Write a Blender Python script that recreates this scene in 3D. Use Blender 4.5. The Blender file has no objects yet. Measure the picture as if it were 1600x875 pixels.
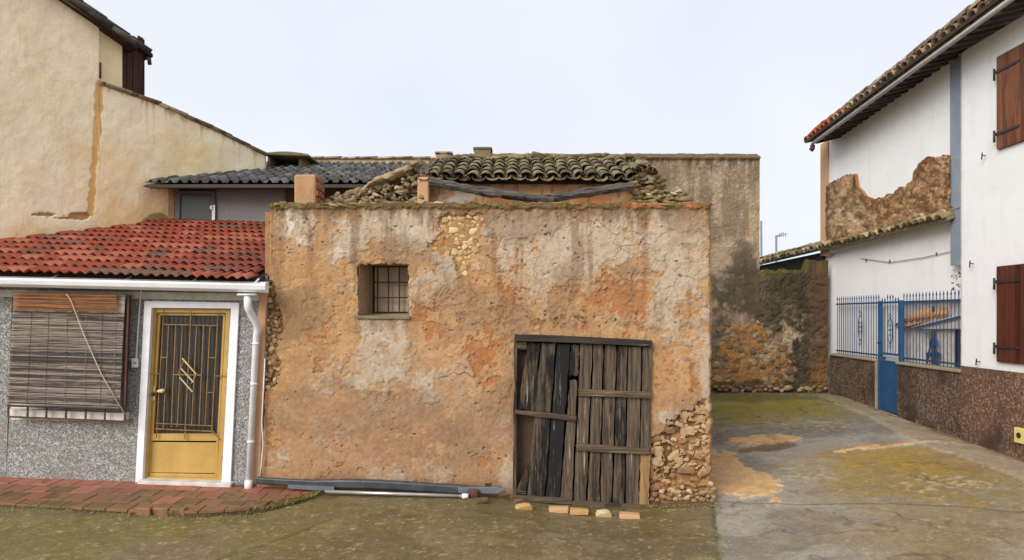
import bpy, bmesh, math, random
import numpy as np
from mathutils import Matrix, Vector, noise as mnoise
random.seed(7)
SC = bpy.context.scene
COL = SC.collection
R = math.radians

# ------------------------------------------------------------------ camera, sky, sun, exposure
F, H, HOR = 1155.0, 1.9, 492.0            # focal length in photo pixels, eye height, horizon row
cam_d = bpy.data.cameras.new('camera')
cam = bpy.data.objects.new('camera', cam_d); COL.objects.link(cam)
cam.location = (0, 0, H); cam.rotation_euler = (R(90), 0, 0)
cam_d.sensor_width = 36.0; cam_d.lens = F / 1600 * 36.0
cam_d.shift_y = (HOR - 437.5) / 1600.0
cam_d.clip_start = 0.05; cam_d.clip_end = 3000
SC.camera = cam

SUN_EL, SUN_AZ = 31.0, 217.0              # high, behind the camera and to its left (azimuth from +Y, clockwise)
w = bpy.data.worlds.new('World'); SC.world = w; w.use_nodes = True
wn, wl = w.node_tree.nodes, w.node_tree.links
wn.clear()
sky = wn.new('ShaderNodeTexSky'); sky.sky_type = 'NISHITA'; sky.sun_disc = False
sky.sun_elevation = R(SUN_EL); sky.sun_rotation = R(SUN_AZ); sky.dust_density = 4.0
bg1 = wn.new('ShaderNodeBackground'); bg1.inputs['Strength'].default_value = 0.10
cloud_n = wn.new('ShaderNodeTexNoise'); cloud_n.inputs['Scale'].default_value = 3.2; cloud_n.inputs['Detail'].default_value = 4
cr = wn.new('ShaderNodeValToRGB')
cr.color_ramp.elements[0].position = 0.3; cr.color_ramp.elements[0].color = (0.71, 0.75, 0.82, 1)
cr.color_ramp.elements[1].position = 0.7; cr.color_ramp.elements[1].color = (0.80, 0.828, 0.878, 1)
bg2 = wn.new('ShaderNodeBackground'); bg2.inputs['Strength'].default_value = 0.60
mx = wn.new('ShaderNodeMixShader'); mx.inputs[0].default_value = 0.9
wo = wn.new('ShaderNodeOutputWorld')
wl.new(sky.outputs[0], bg1.inputs['Color']); wl.new(cloud_n.outputs[0], cr.inputs[0])
wl.new(cr.outputs[0], bg2.inputs['Color'])
wl.new(bg1.outputs[0], mx.inputs[1]); wl.new(bg2.outputs[0], mx.inputs[2]); wl.new(mx.outputs[0], wo.inputs['Surface'])
sun_d = bpy.data.lights.new('sun', 'SUN'); sun_d.energy = 1.5; sun_d.angle = R(36); sun_d.color = (1.0, 0.965, 0.91)
sun = bpy.data.objects.new('sun', sun_d); COL.objects.link(sun)
d = Vector((math.sin(R(SUN_AZ)) * math.cos(R(SUN_EL)), math.cos(R(SUN_AZ)) * math.cos(R(SUN_EL)), math.sin(R(SUN_EL))))
sun.rotation_euler = d.to_track_quat('Z', 'Y').to_euler(); sun.location = (-10, -10, 20)
SC.view_settings.view_transform = 'Standard'; SC.view_settings.look = 'None'
SC.view_settings.exposure = 1.0; SC.view_settings.gamma = 1.0
SC.view_settings.use_curve_mapping = False

# ------------------------------------------------------------------ measured places: photo pixel on a known plane -> metres
def P(px, py, Y):
    return Vector(((px - 800) * Y / F, Y, H - (py - HOR) * Y / F))
def RW(px, py, x0=6.06):                   # planes of the white house: x = x0 + 0.0216 y
    return P(px, py, F * x0 / (px - 825.0))
def RX(x0, y, z): return Vector((x0 + 25.0 / F * y, y, z))
def CW(px, py, off=0.0):                   # planes of the cream gable wall, facing (0.8, -0.6)
    k = (px - 800) / F
    return P(px, py, (0.8 * -6.71 - 0.6 * 9.69 - off) / (0.8 * k - 0.6))

# ------------------------------------------------------------------ numpy noise
def _h(ix, iy, s):
    n = (ix.astype(np.int64) * 374761393 + iy.astype(np.int64) * 668265263 + s * 974634777) & 0x7fffffff
    n = ((n ^ (n >> 13)) * 1274126177) & 0x7fffffff
    n = n ^ (n >> 16)
    return (n & 0xffff) / 65535.0
def vn(x, y, s=0):
    xi, yi = np.floor(x), np.floor(y); fx, fy = x - xi, y - yi
    fx = fx * fx * fx * (fx * (fx * 6 - 15) + 10); fy = fy * fy * fy * (fy * (fy * 6 - 15) + 10)
    a, b, c, e = _h(xi, yi, s), _h(xi + 1, yi, s), _h(xi, yi + 1, s), _h(xi + 1, yi + 1, s)
    return (a * (1 - fx) + b * fx) * (1 - fy) + (c * (1 - fx) + e * fx) * fy
def fbm(x, y, o=4, s=0, g=0.55):
    t = np.zeros_like(x); a = 1.0; n = 0
    for i in range(o):
        t += a * vn(x * 2 ** i + 17.3 * i, y * 2 ** i - 9.1 * i, s + i * 31); n += a; a *= g
    return t / n
def worley(x, y, s=0):                      # F1, F2
    xi, yi = np.floor(x), np.floor(y)
    f1 = np.full_like(x, 9.0); f2 = np.full_like(x, 9.0)
    for dx in (-1, 0, 1):
        for dy in (-1, 0, 1):
            cx, cy = xi + dx, yi + dy
            d_ = np.hypot(cx + _h(cx, cy, s) - x, cy + _h(cx, cy, s + 77) - y)
            f2 = np.minimum(f2, np.maximum(f1, d_)); f1 = np.minimum(f1, d_)
    return f1, f2
def ss(a, b, x):
    t = np.clip((x - a) / (b - a), 0, 1); return t * t * (3 - 2 * t)
def gauss(U, V, pts):
    t = np.zeros_like(U)
    for cx, cy, rx, ry, k in pts: t += k * np.exp(-(((U - cx) / rx) ** 2 + ((V - cy) / ry) ** 2))
    return t
def lin(r, g, b):
    f = lambda c: (c / 255 / 12.92) if c <= 10.3 else ((c / 255 + 0.055) / 1.055) ** 2.4
    return np.array([f(r), f(g), f(b)])
def mixc(c, col, m): return c * (1 - m[..., None]) + np.asarray(col) * m[..., None]
def inpoly(x, y, poly):
    c = np.zeros(np.shape(x), bool); n = len(poly)
    for i in range(n):
        x1, y1 = poly[i]; x2, y2 = poly[i - 1]
        c ^= ((y1 > y) != (y2 > y)) & (x < (x2 - x1) * (y - y1) / ((y2 - y1) or 1e-9) + x1)
    return c

# ------------------------------------------------------------------ materials
def nt(name):
    m = bpy.data.materials.new(name); m.use_nodes = True
    return m, m.node_tree.nodes, m.node_tree.links, m.node_tree.nodes['Principled BSDF']
def mathn(N, L, op, a, b=None):
    n = N.new('ShaderNodeMath'); n.operation = op
    for i, v in enumerate((a, b)):
        if v is None: continue
        if isinstance(v, (int, float)): n.inputs[i].default_value = v
        else: L.new(v, n.inputs[i])
    return n.outputs[0]
def noise_n(N, L, vec, scale, detail=4, rough=0.6):
    n = N.new('ShaderNodeTexNoise'); n.inputs['Scale'].default_value = scale
    n.inputs['Detail'].default_value = detail; n.inputs['Roughness'].default_value = rough
    if vec is not None: L.new(vec, n.inputs['Vector'])
    return n.outputs[0]
def mixn(N, L, a, b, f, mode='MIX'):
    n = N.new('ShaderNodeMix'); n.data_type = 'RGBA'; n.blend_type = mode
    for s, v in ((0, f), (6, a), (7, b)):
        if isinstance(v, (int, float)): n.inputs[s].default_value = v
        elif isinstance(v, (tuple, list, np.ndarray)): n.inputs[s].default_value = (*v[:3], 1)
        else: L.new(v, n.inputs[s])
    return n.outputs[2]
def ramp(N, L, f, a, b):
    n = N.new('ShaderNodeMapRange'); n.interpolation_type = 'SMOOTHSTEP'
    L.new(f, n.inputs[0]); n.inputs[1].default_value = a; n.inputs[2].default_value = b
    return n.outputs[0]
def pos(N, L, scale=(1, 1, 1), shift=None):
    g = N.new('ShaderNodeNewGeometry'); mp = N.new('ShaderNodeMapping')
    L.new(g.outputs['Position'], mp.inputs['Vector']); mp.inputs['Scale'].default_value = scale
    if shift is not None:
        oi = N.new('ShaderNodeObjectInfo'); cx = N.new('ShaderNodeCombineXYZ')
        a = mathn(N, L, 'MULTIPLY', oi.outputs['Random'], shift)
        for i in range(3): L.new(a, cx.inputs[i])
        L.new(cx.outputs[0], mp.inputs['Location'])
    return mp.outputs[0]
def bump(N, L, b, h, strength, dist):
    n = N.new('ShaderNodeBump'); n.inputs['Strength'].default_value = strength; n.inputs['Distance'].default_value = dist
    L.new(h, n.inputs['Height']); L.new(n.outputs[0], b.inputs['Normal'])

def m_attr(name, rough=0.9, fine=90, amt=0.35, bs=60, bd=0.006, spec=0.3, wet=False, chips=None):
    """colour comes from the mesh's own paint layer, broken up by grain"""
    m, N, L, b = nt(name)
    a = N.new('ShaderNodeAttribute'); a.attribute_name = 'Col'
    v = pos(N, L)
    g = noise_n(N, L, v, fine, 5, 0.7)
    k = mathn(N, L, 'ADD', mathn(N, L, 'MULTIPLY', mathn(N, L, 'SUBTRACT', g, 0.5), amt * 2), 1.0)
    cc = N.new('ShaderNodeVectorMath'); cc.operation = 'SCALE'; L.new(a.outputs['Color'], cc.inputs[0]); L.new(k, cc.inputs['Scale'])
    oc = cc.outputs[0]
    if chips:                                                                   # aggregate showing in worn concrete
        oc = mixn(N, L, oc, chips[0], mathn(N, L, 'MULTIPLY', ramp(N, L, noise_n(N, L, v, chips[2], 3, 0.6), 0.62, 0.68), 0.75))
        oc = mixn(N, L, oc, chips[1], mathn(N, L, 'MULTIPLY', ramp(N, L, noise_n(N, L, v, chips[2] * 0.6, 4, 0.7), 0.60, 0.70), 0.6))
    L.new(oc, b.inputs['Base Color'])
    h = noise_n(N, L, v, bs, 6, 0.65); bump(N, L, b, h, 0.8, bd)
    b.inputs['Specular IOR Level'].default_value = spec
    if wet:
        r = ramp(N, L, noise_n(N, L, v, 0.9, 4), 0.3, 0.7)
        L.new(mathn(N, L, 'ADD', mathn(N, L, 'MULTIPLY', r, 0.3), rough - 0.15), b.inputs['Roughness'])
    else: b.inputs['Roughness'].default_value = rough
    return m

def m_var(name, cols, rough=0.8, scale=8, spots=None, bs=60, bd=0.003, metal=0.0, rnd=0.5, moss=None, spec=0.4, fine=0.25):
    """2 colours mixed by world noise and per-object random; optional dark spots and moss on upward faces"""
    m, N, L, b = nt(name)
    v = pos(N, L)
    oi = N.new('ShaderNodeObjectInfo')
    f = noise_n(N, L, v, scale, 5)
    f = ramp(N, L, f, 0.35, 0.65)
    f = mathn(N, L, 'ADD', mathn(N, L, 'MULTIPLY', f, 1 - rnd), mathn(N, L, 'MULTIPLY', oi.outputs['Random'], rnd))
    c = mixn(N, L, cols[0], cols[1], f)
    if len(cols) > 2:
        wn_ = N.new('ShaderNodeTexWhiteNoise'); wn_.noise_dimensions = '1D'; L.new(oi.outputs['Random'], wn_.inputs['W'])
        c = mixn(N, L, c, cols[2], ramp(N, L, mathn(N, L, 'ADD', wn_.outputs['Value'], mathn(N, L, 'MULTIPLY', noise_n(N, L, v, scale * 1.7, 4), 0.5)), 0.75, 1.1))
    if spots:
        s = ramp(N, L, noise_n(N, L, v, spots[1], 6, 0.75), spots[2], spots[2] + 0.08)
        c = mixn(N, L, c, spots[0], s)
    if moss:
        g = N.new('ShaderNodeNewGeometry'); sp = N.new('ShaderNodeSeparateXYZ'); L.new(g.outputs['Normal'], sp.inputs[0])
        up = mathn(N, L, 'ADD', noise_n(N, L, v, moss[1], 5, 0.7), mathn(N, L, 'MULTIPLY', sp.outputs[2], 0.22))
        c = mixn(N, L, c, moss[0], ramp(N, L, up, moss[2], moss[2] + 0.12))
    gk = mathn(N, L, 'ADD', mathn(N, L, 'MULTIPLY', mathn(N, L, 'SUBTRACT', noise_n(N, L, v, 140, 4, 0.7), 0.5), fine * 2), 1.0)
    sc_ = N.new('ShaderNodeVectorMath'); sc_.operation = 'SCALE'; L.new(c, sc_.inputs[0]); L.new(gk, sc_.inputs['Scale'])
    L.new(sc_.outputs[0], b.inputs['Base Color'])
    b.inputs['Roughness'].default_value = rough; b.inputs['Metallic'].default_value = metal
    b.inputs['Specular IOR Level'].default_value = spec
    if bd: bump(N, L, b, noise_n(N, L, v, bs, 5, 0.65), 0.8, bd)
    return m

def m_wood(name, c0, c1, c2, axis=2, rough=0.85, grain=55, paint=None, bd=0.004):
    m, N, L, b = nt(name)
    s = [grain] * 3; s[axis] = grain * 0.035
    v = pos(N, L, tuple(s), 37.0)
    f = noise_n(N, L, v, 1.0, 6, 0.7)
    c = mixn(N, L, c0, c1, ramp(N, L, f, 0.32, 0.68))
    oi = N.new('ShaderNodeObjectInfo')
    s2 = [9.0] * 3; s2[axis] = 1.1
    v2 = pos(N, L, tuple(s2), 11.0)
    f2 = noise_n(N, L, v2, 1.0, 5, 0.7)
    f2 = mathn(N, L, 'ADD', f2, mathn(N, L, 'MULTIPLY', mathn(N, L, 'SUBTRACT', oi.outputs['Random'], 0.5), 0.34))
    c = mixn(N, L, c, c2, ramp(N, L, f2, 0.47, 0.62))
    if paint is not None:
        c = mixn(N, L, c, paint, ramp(N, L, noise_n(N, L, pos(N, L, tuple(x * 0.5 for x in s), 5.0), 1.0, 6, 0.75), 0.60, 0.66))
    L.new(c, b.inputs['Base Color']); b.inputs['Roughness'].default_value = rough
    b.inputs['Specular IOR Level'].default_value = 0.25
    bump(N, L, b, f, 0.9, bd)
    return m

def m_worm(name, c0, c1, c2, scale=26, rust=None, lw=0.09):
    """trowel-squiggle render: warped ridges"""
    m, N, L, b = nt(name)
    v = pos(N, L)
    n3 = N.new('ShaderNodeTexNoise'); n3.inputs['Scale'].default_value = scale * 0.55; n3.inputs['Detail'].default_value = 2
    L.new(v, n3.inputs['Vector'])
    mp = N.new('ShaderNodeVectorMath'); mp.operation = 'MULTIPLY_ADD'
    L.new(n3.outputs['Color'], mp.inputs[0]); mp.inputs[1].default_value = (0.16, 0.16, 0.16); L.new(v, mp.inputs[2])
    f = noise_n(N, L, mp.outputs[0], scale, 2, 0.5)
    rid = mathn(N, L, 'ABSOLUTE', mathn(N, L, 'SUBTRACT', f, 0.5))        # ridged worms
    worm = ramp(N, L, rid, 0.0, lw)
    c = mixn(N, L, c1, c0, worm)
    c = mixn(N, L, c, c2, ramp(N, L, noise_n(N, L, v, 1.3, 5), 0.45, 0.7))
    if rust is not None:
        c = mixn(N, L, c, rust, ramp(N, L, noise_n(N, L, v, 0.9, 6, 0.7), 0.5, 0.68))
    g = mathn(N, L, 'ADD', mathn(N, L, 'MULTIPLY', mathn(N, L, 'SUBTRACT', noise_n(N, L, v, 120, 4, 0.7), 0.5), 0.7), 1.0)
    sc_ = N.new('ShaderNodeVectorMath'); sc_.operation = 'SCALE'; L.new(c, sc_.inputs[0]); L.new(g, sc_.inputs['Scale'])
    L.new(sc_.outputs[0], b.inputs['Base Color']); b.inputs['Roughness'].default_value = 0.9
    b.inputs['Specular IOR Level'].default_value = 0.2
    bump(N, L, b, mathn(N, L, 'SUBTRACT', 1.0, worm), 1.0, 0.008)
    return m

M = {}
M['plaster'] = m_attr('weathered_plaster', 0.92, 70, 0.26, 45, 0.006, 0.2)
M['plaster_far'] = m_attr('weathered_render', 0.92, 45, 0.24, 30, 0.007, 0.2)
M['cream'] = m_attr('cream_render', 0.9, 40, 0.12, 25, 0.006, 0.2)
M['white'] = m_attr('white_limewash', 0.85, 30, 0.035, 14, 0.004, 0.2)
M['ground'] = m_attr('damp_concrete', 0.46, 38, 0.7, 60, 0.010, 0.5, wet=True, chips=(lin(176, 160, 122), lin(66, 58, 42), 46))
M['stone'] = m_var('field_stone', (lin(190, 165, 130), lin(150, 115, 80), lin(215, 200, 175)), 0.9, 9, (lin(110, 80, 55), 14, 0.6), 45, 0.010)
M['pale_stone'] = m_var('pale_limestone', (lin(194, 165, 120), lin(162, 126, 84), lin(206, 184, 148)), 0.9, 9, (lin(140, 105, 75), 18, 0.64), 45, 0.008)
M['grey_stone'] = m_var('flaked_stone', (lin(164, 132, 94), lin(124, 92, 60), lin(184, 160, 126)), 0.9, 9, (lin(140, 100, 70), 15, 0.6), 40, 0.012)
M['rubble'] = m_var('rubble_stone', (lin(150, 130, 98), lin(110, 90, 62), lin(184, 166, 134)), 0.95, 9, (lin(66, 54, 40), 13, 0.58), 40, 0.010, moss=(lin(125, 122, 50), 3, 0.74))
M['ridge'] = m_var('mossy_ridge', (lin(122, 106, 76), lin(92, 80, 56), lin(140, 122, 92)), 0.95, 9, (lin(66, 56, 40), 13, 0.58), 40, 0.012, moss=(lin(116, 108, 52), 5, 0.62))
M['mossy'] = m_var('mossy_stone', (lin(146, 128, 92), lin(112, 96, 62), lin(188, 172, 140)), 0.95, 9, (lin(66, 56, 38), 13, 0.58), 40, 0.012, moss=(lin(122, 116, 46), 5, 0.68))
M['wall_stone'] = m_var('bedded_stone', (lin(140, 112, 80), lin(98, 80, 60), lin(170, 142, 106)), 0.95, 9, (lin(60, 50, 38), 10, 0.58), 30, 0.014)
M['red_tile'] = m_var('red_clay_tile', (lin(134, 56, 32), lin(156, 70, 42), lin(170, 96, 70)), 0.6, 3.5, (lin(88, 56, 44), 5, 0.56), 50, 0.003, rnd=0.45)
M['red_tile_worn'] = m_var('lichened_red_tile', (lin(124, 60, 42), lin(146, 76, 54), lin(118, 84, 70)), 0.7, 3.5, (lin(84, 62, 52), 5, 0.54), 50, 0.003, rnd=0.5)
M['dark_tile'] = m_var('dark_weathered_tile', (lin(58, 56, 54), lin(80, 77, 72), lin(112, 108, 100)), 0.6, 6, (lin(40, 38, 36), 7, 0.60), 40, 0.002, moss=(lin(105, 95, 60), 2.2, 0.82))
M['old_tile'] = m_var('lichened_barrel_tile', (lin(120, 108, 84), lin(150, 134, 102), lin(88, 80, 66)), 0.9, 7, (lin(50, 45, 36), 11, 0.5), 40, 0.006, moss=(lin(118, 110, 55), 4, 0.70))
M['eave_tile'] = m_var('pale_eave_tile', (lin(150, 124, 96), lin(112, 92, 72), lin(182, 164, 138)), 0.85, 6, (lin(70, 58, 48), 9, 0.52), 40, 0.005)
M['new_tile'] = m_var('new_red_tile', (lin(150, 72, 42), lin(172, 90, 55)), 0.8, 6, (lin(100, 55, 38), 10, 0.6), 40, 0.004)
M['moss'] = m_var('moss', (lin(95, 98, 35), lin(140, 135, 50)), 1.0, 6, None, 90, 0.01, rnd=0.3)
M['weed'] = m_var('weed_leaf', (lin(92, 92, 42), lin(140, 125, 70)), 0.9, 9, None, 90, 0.0, rnd=0.3)
M['old_wood'] = m_wood('weathered_plank', lin(108, 92, 74), lin(48, 42, 36), lin(28, 26, 25), 2, paint=lin(164, 150, 130))
M['old_wood_dark'] = m_wood('blackened_plank', lin(86, 76, 66), lin(42, 40, 40), lin(33, 32, 33), 2, paint=lin(150, 142, 134))
M['old_wood_tan'] = m_wood('tan_plank', lin(160, 130, 86), lin(120, 92, 60), lin(84, 68, 48), 2)
M['old_wood_x'] = m_wood('weathered_batten', lin(108, 90, 70), lin(66, 55, 44), lin(44, 39, 34), 0, paint=lin(150, 140, 125))
M['lintel_wood'] = m_wood('blackened_lintel', lin(70, 62, 54), lin(42, 38, 35), lin(30, 28, 27), 0, paint=lin(135, 125, 112))
M['beam_wood'] = m_wood('rotten_black_beam', lin(112, 104, 96), lin(48, 44, 42), lin(34, 32, 32), 0, grain=70, paint=lin(140, 132, 122), bd=0.015)
M['stub'] = m_var('worn_plaster_stub', (lin(190, 150, 112), lin(166, 126, 92)), 0.95, 6, (lin(128, 92, 66), 8, 0.58), 30, 0.012)
M['brown_plank'] = m_wood('dark_brown_board', lin(78, 50, 42), lin(58, 36, 30), lin(46, 30, 26), 2)
M['shutter_hi'] = m_wood('varnished_shutter', lin(138, 86, 50), lin(104, 60, 34), lin(90, 52, 32), 2, 0.5, 40, bd=0.002)
M['shutter_lo'] = m_wood('dark_varnished_shutter', lin(98, 52, 36), lin(78, 40, 28), lin(66, 34, 24), 2, 0.5, 40, bd=0.002)
M['rafter'] = m_wood('grey_rafter', lin(88, 80, 72), lin(60, 54, 50), lin(50, 46, 42), 0)
M['reveal'] = m_var('plaster_reveal', (lin(176, 146, 116), lin(150, 124, 98)), 0.95, 6, (lin(130, 100, 76), 9, 0.6), 40, 0.006)
M['pale_board'] = m_var('pale_inner_board', (lin(214, 198, 176), lin(186, 170, 150)), 0.9, 6, (lin(80, 70, 60), 9, 0.6), 40, 0.004)
M['inner_board'] = m_var('brown_inner_board', (lin(98, 78, 58), lin(76, 60, 44)), 0.9, 5, None, 40, 0.004)
M['brick'] = m_var('broken_brick', (lin(196, 156, 104), lin(176, 134, 84), lin(190, 150, 108)), 0.9, 20, (lin(150, 105, 65), 30, 0.6), 70, 0.006)
M['orange_tile'] = m_var('orange_clay_tile', (lin(214, 166, 108), lin(196, 144, 92)), 0.9, 20, None, 60, 0.004)
M['clay_brick'] = m_var('clay_brick', (lin(158, 96, 64), lin(132, 78, 52)), 0.9, 10, None, 60, 0.005)
M['paver'] = m_var('red_paver', (lin(150, 92, 74), lin(170, 108, 90), lin(138, 88, 68)), 0.6, 4, (lin(116, 84, 56), 3.0, 0.54), 70, 0.004, rnd=0.4)
M['paver_moss'] = m_var('mossy_paver', (lin(122, 92, 62), lin(136, 94, 68), lin(112, 90, 56)), 0.6, 3, (lin(98, 80, 46), 2.5, 0.5), 70, 0.004, rnd=0.4)
M['worm_grey'] = m_worm('grey_worm_render', lin(176, 174, 170), lin(116, 114, 110), lin(154, 151, 145), 34, None, 0.08)
M['worm_dark'] = m_worm('brown_worm_render', lin(80, 62, 52), lin(154, 134, 116), lin(62, 50, 44), 19, None, 0.07)
M['worm_brown'] = m_worm('rusty_worm_render', lin(102, 74, 60), lin(164, 136, 114), lin(76, 60, 52), 16, lin(116, 80, 60), 0.07)
M['white_pvc'] = m_var('white_plastic', (lin(226, 226, 228), lin(215, 214, 214)), 0.35, 5, (lin(175, 170, 162), 9, 0.68), 20, 0.0, rnd=0.1, fine=0.03)
M['white_frame'] = m_var('white_marble_surround', (lin(238, 237, 241), lin(226, 224, 228)), 0.5, 6, None, 20, 0.0, rnd=0.1, fine=0.04)
M['off_white'] = m_var('old_white_paint', (lin(212, 208, 200), lin(188, 182, 172)), 0.7, 8, (lin(120, 100, 80), 16, 0.64), 40, 0.002, rnd=0.1, fine=0.06)
M['gold'] = m_var('yellow_door_paint', (lin(190, 155, 84), lin(176, 140, 74)), 0.42, 4, (lin(130, 95, 45), 22, 0.70), 20, 0.0, rnd=0.15, fine=0.05)
M['bronze'] = m_var('bronze_bar', (lin(150, 112, 62), lin(110, 80, 46)), 0.45, 14, None, 20, 0.0, rnd=0.3, fine=0.1)
M['brass'] = m_var('pale_brass', (lin(210, 190, 140), lin(190, 165, 110)), 0.35, 14, None, 20, 0.0, rnd=0.2, fine=0.05)
M['rust'] = m_var('rusty_iron', (lin(96, 62, 48), lin(72, 48, 40)), 0.8, 14, None, 60, 0.002, rnd=0.2)
M['black_iron'] = m_var('black_iron', (lin(44, 40, 40), lin(58, 52, 50)), 0.6, 14, None, 20, 0.0)
M['blue'] = m_var('blue_gate_paint', (lin(32, 74, 116), lin(42, 86, 128)), 0.45, 5, (lin(60, 75, 95), 30, 0.72), 20, 0.0, rnd=0.2, fine=0.05)
M['blue_dark'] = m_var('blue_rail_paint', (lin(36, 62, 98), lin(46, 74, 112)), 0.45, 5, None, 20, 0.0, rnd=0.3, fine=0.05)
M['grey_paint'] = m_var('blue_grey_paint', (lin(120, 130, 142), lin(138, 148, 158)), 0.7, 5, (lin(105, 112, 122), 5, 0.6), 20, 0.002, fine=0.05)
M['tan'] = m_var('tan_paint', (lin(200, 160, 122), lin(186, 145, 108)), 0.85, 3, (lin(150, 112, 80), 9, 0.66), 30, 0.003, fine=0.06)
M['black_pvc'] = m_var('black_plastic', (lin(58, 60, 64), lin(74, 76, 80)), 0.38, 8, (lin(130, 122, 110), 5, 0.66), 20, 0.0, rnd=0.2, fine=0.1)
M['blue_pvc'] = m_var('dusty_blue_plastic', (lin(86, 94, 104), lin(106, 112, 118)), 0.5, 6, None, 20, 0.0, fine=0.1)
M['zinc'] = m_var('dull_white_gutter', (lin(190, 186, 180), lin(168, 162, 154)), 0.5, 6, None, 20, 0.0, fine=0.05)
M['steel'] = m_var('bright_tube', (lin(205, 200, 195), lin(170, 166, 162)), 0.25, 6, None, 20, 0.0, metal=0.6, fine=0.05)
M['grey_frame'] = m_var('grey_timber_frame', (lin(112, 108, 104), lin(92, 88, 86)), 0.8, 8, None, 40, 0.002, fine=0.1)
M['sheet'] = m_var('milky_plastic_sheet', (lin(122, 114, 114), lin(104, 102, 106)), 0.4, 2.5, (lin(142, 138, 138), 2.5, 0.62), 6, 0.004, fine=0.04)
M['mortar'] = m_var('earth_mortar', (lin(170, 128, 85), lin(130, 95, 62)), 0.95, 8, (lin(95, 70, 48), 12, 0.58), 40, 0.012)
M['dark_mortar'] = m_var('dark_earth_mortar', (lin(110, 88, 60), lin(78, 62, 44)), 0.95, 8, None, 40, 0.012)
M['sand_cap'] = m_var('sandy_mortar_cap', (lin(172, 148, 112), lin(142, 120, 90)), 0.95, 8, (lin(110, 98, 60), 9, 0.6), 40, 0.01)
M['concrete'] = m_var('old_concrete', (lin(165, 152, 132), lin(140, 128, 110)), 0.85, 4, (lin(110, 98, 72), 7, 0.6), 40, 0.006)
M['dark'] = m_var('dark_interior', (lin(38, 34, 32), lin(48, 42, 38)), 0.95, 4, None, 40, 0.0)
M['slat'] = m_wood('grey_cane_slat', lin(172, 158, 144), lin(104, 92, 84), lin(66, 58, 54), 0, 0.7, 60, bd=0.0015)
M['slat_hi'] = m_wood('orange_cane_slat', lin(178, 118, 62), lin(130, 78, 38), lin(104, 62, 32), 0, 0.6, 60, bd=0.0015)
M['cord'] = m_var('pale_cord', (lin(205, 190, 165), lin(185, 165, 140)), 0.9, 30, None, 60, 0.0)
M['roof_fill'] = m_var('roof_bedding', (lin(70, 58, 48), lin(50, 42, 36)), 0.95, 6, None, 40, 0.006)
M['yellow_box'] = m_var('yellowed_plastic', (lin(228, 205, 130), lin(215, 190, 120)), 0.45, 9, None, 20, 0.0, fine=0.04)
M['lichen_conc'] = m_var('lichened_slab', (lin(130, 118, 92), lin(98, 90, 70)), 0.95, 6, (lin(60, 55, 45), 9, 0.6), 30, 0.01)
def m_glass():
    m, N, L, b = nt('grimy_glass')
    v = pos(N, L)
    L.new(mixn(N, L, lin(62, 66, 66), lin(84, 86, 84), noise_n(N, L, v, 3, 5)), b.inputs['Base Color'])
    b.inputs['Roughness'].default_value = 0.22; b.inputs['Specular IOR Level'].default_value = 0.35
    return m
M['glass'] = m_glass()
def m_doorglass():
    m, N, L, b = nt('rippled_door_glass')
    v = pos(N, L, (1, 1, 1))
    wv = N.new('ShaderNodeTexWave'); wv.inputs['Scale'].default_value = 6.0; wv.bands_direction = 'X'; L.new(v, wv.inputs['Vector'])
    wv.inputs['Distortion'].default_value = 1.0; wv.inputs['Detail Scale'].default_value = 0.4
    L.new(mixn(N, L, lin(34, 32, 30), lin(62, 57, 50), wv.outputs['Fac']), b.inputs['Base Color'])
    b.inputs['Roughness'].default_value = 0.35; b.inputs['Specular IOR Level'].default_value = 0.3
    return m
M['door_glass'] = m_doorglass()

# ------------------------------------------------------------------ object helpers
WM = {}
def tag(o, label=None, cat=None, group=None, kind=None):
    for k, v in (('label', label), ('category', cat), ('group', group), ('kind', kind)):
        if v: o[k] = v
    return o
def place(o, parent, W):
    COL.objects.link(o); o.matrix_basis = W; WM[o] = W
    if parent is not None:
        o.parent = parent; o.matrix_parent_inverse = WM[parent].inverted()
    return o
def thing(name, label, cat, loc, group=None):
    o = bpy.data.objects.new(name, None); o.empty_display_size = 0.3
    place(o, None, Matrix.Translation(Vector(loc))); return tag(o, label, cat, group)
def inst(name, me, W, parent, mat=None):
    o = bpy.data.objects.new(name, me); place(o, parent, W)
    if mat:
        o.material_slots[0].link = 'OBJECT'; o.material_slots[0].material = mat
    return o
def link_mesh(name, V, Fc, mat, parent=None, smooth=False, col=None, bevel=0):
    V = np.asarray(V, float).reshape(-1, 3)
    lo, hi = V.min(0), V.max(0); c = np.array([(lo[0] + hi[0]) / 2, (lo[1] + hi[1]) / 2, lo[2]])
    me = bpy.data.meshes.new(name)
    if isinstance(Fc, np.ndarray):
        n = len(Fc); me.vertices.add(len(V)); me.vertices.foreach_set('co', (V - c).ravel())
        me.loops.add(n * 4); me.loops.foreach_set('vertex_index', Fc.ravel().astype(np.int32))
        me.polygons.add(n); me.polygons.foreach_set('loop_start', np.arange(0, n * 4, 4, dtype=np.int32))
        me.update(calc_edges=True)
    else:
        me.from_pydata([tuple(v) for v in (V - c)], [], Fc)
    if smooth: me.polygons.foreach_set('use_smooth', [True] * len(me.polygons))
    if col is not None:
        a = me.color_attributes.new('Col', 'FLOAT_COLOR', 'POINT')
        a.data.foreach_set('color', np.concatenate([np.clip(col.reshape(-1, 3), 0.004, 0.95), np.ones((len(V), 1))], 1).ravel().astype(np.float32))
    me.materials.append(mat)
    me.validate()
    o = bpy.data.objects.new(name, me); place(o, parent, Matrix.Translation(Vector(c)))
    if bevel:
        b = o.modifiers.new('bevel', 'BEVEL'); b.width = bevel; b.segments = 2; b.limit_method = 'ANGLE'
    return o
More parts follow.
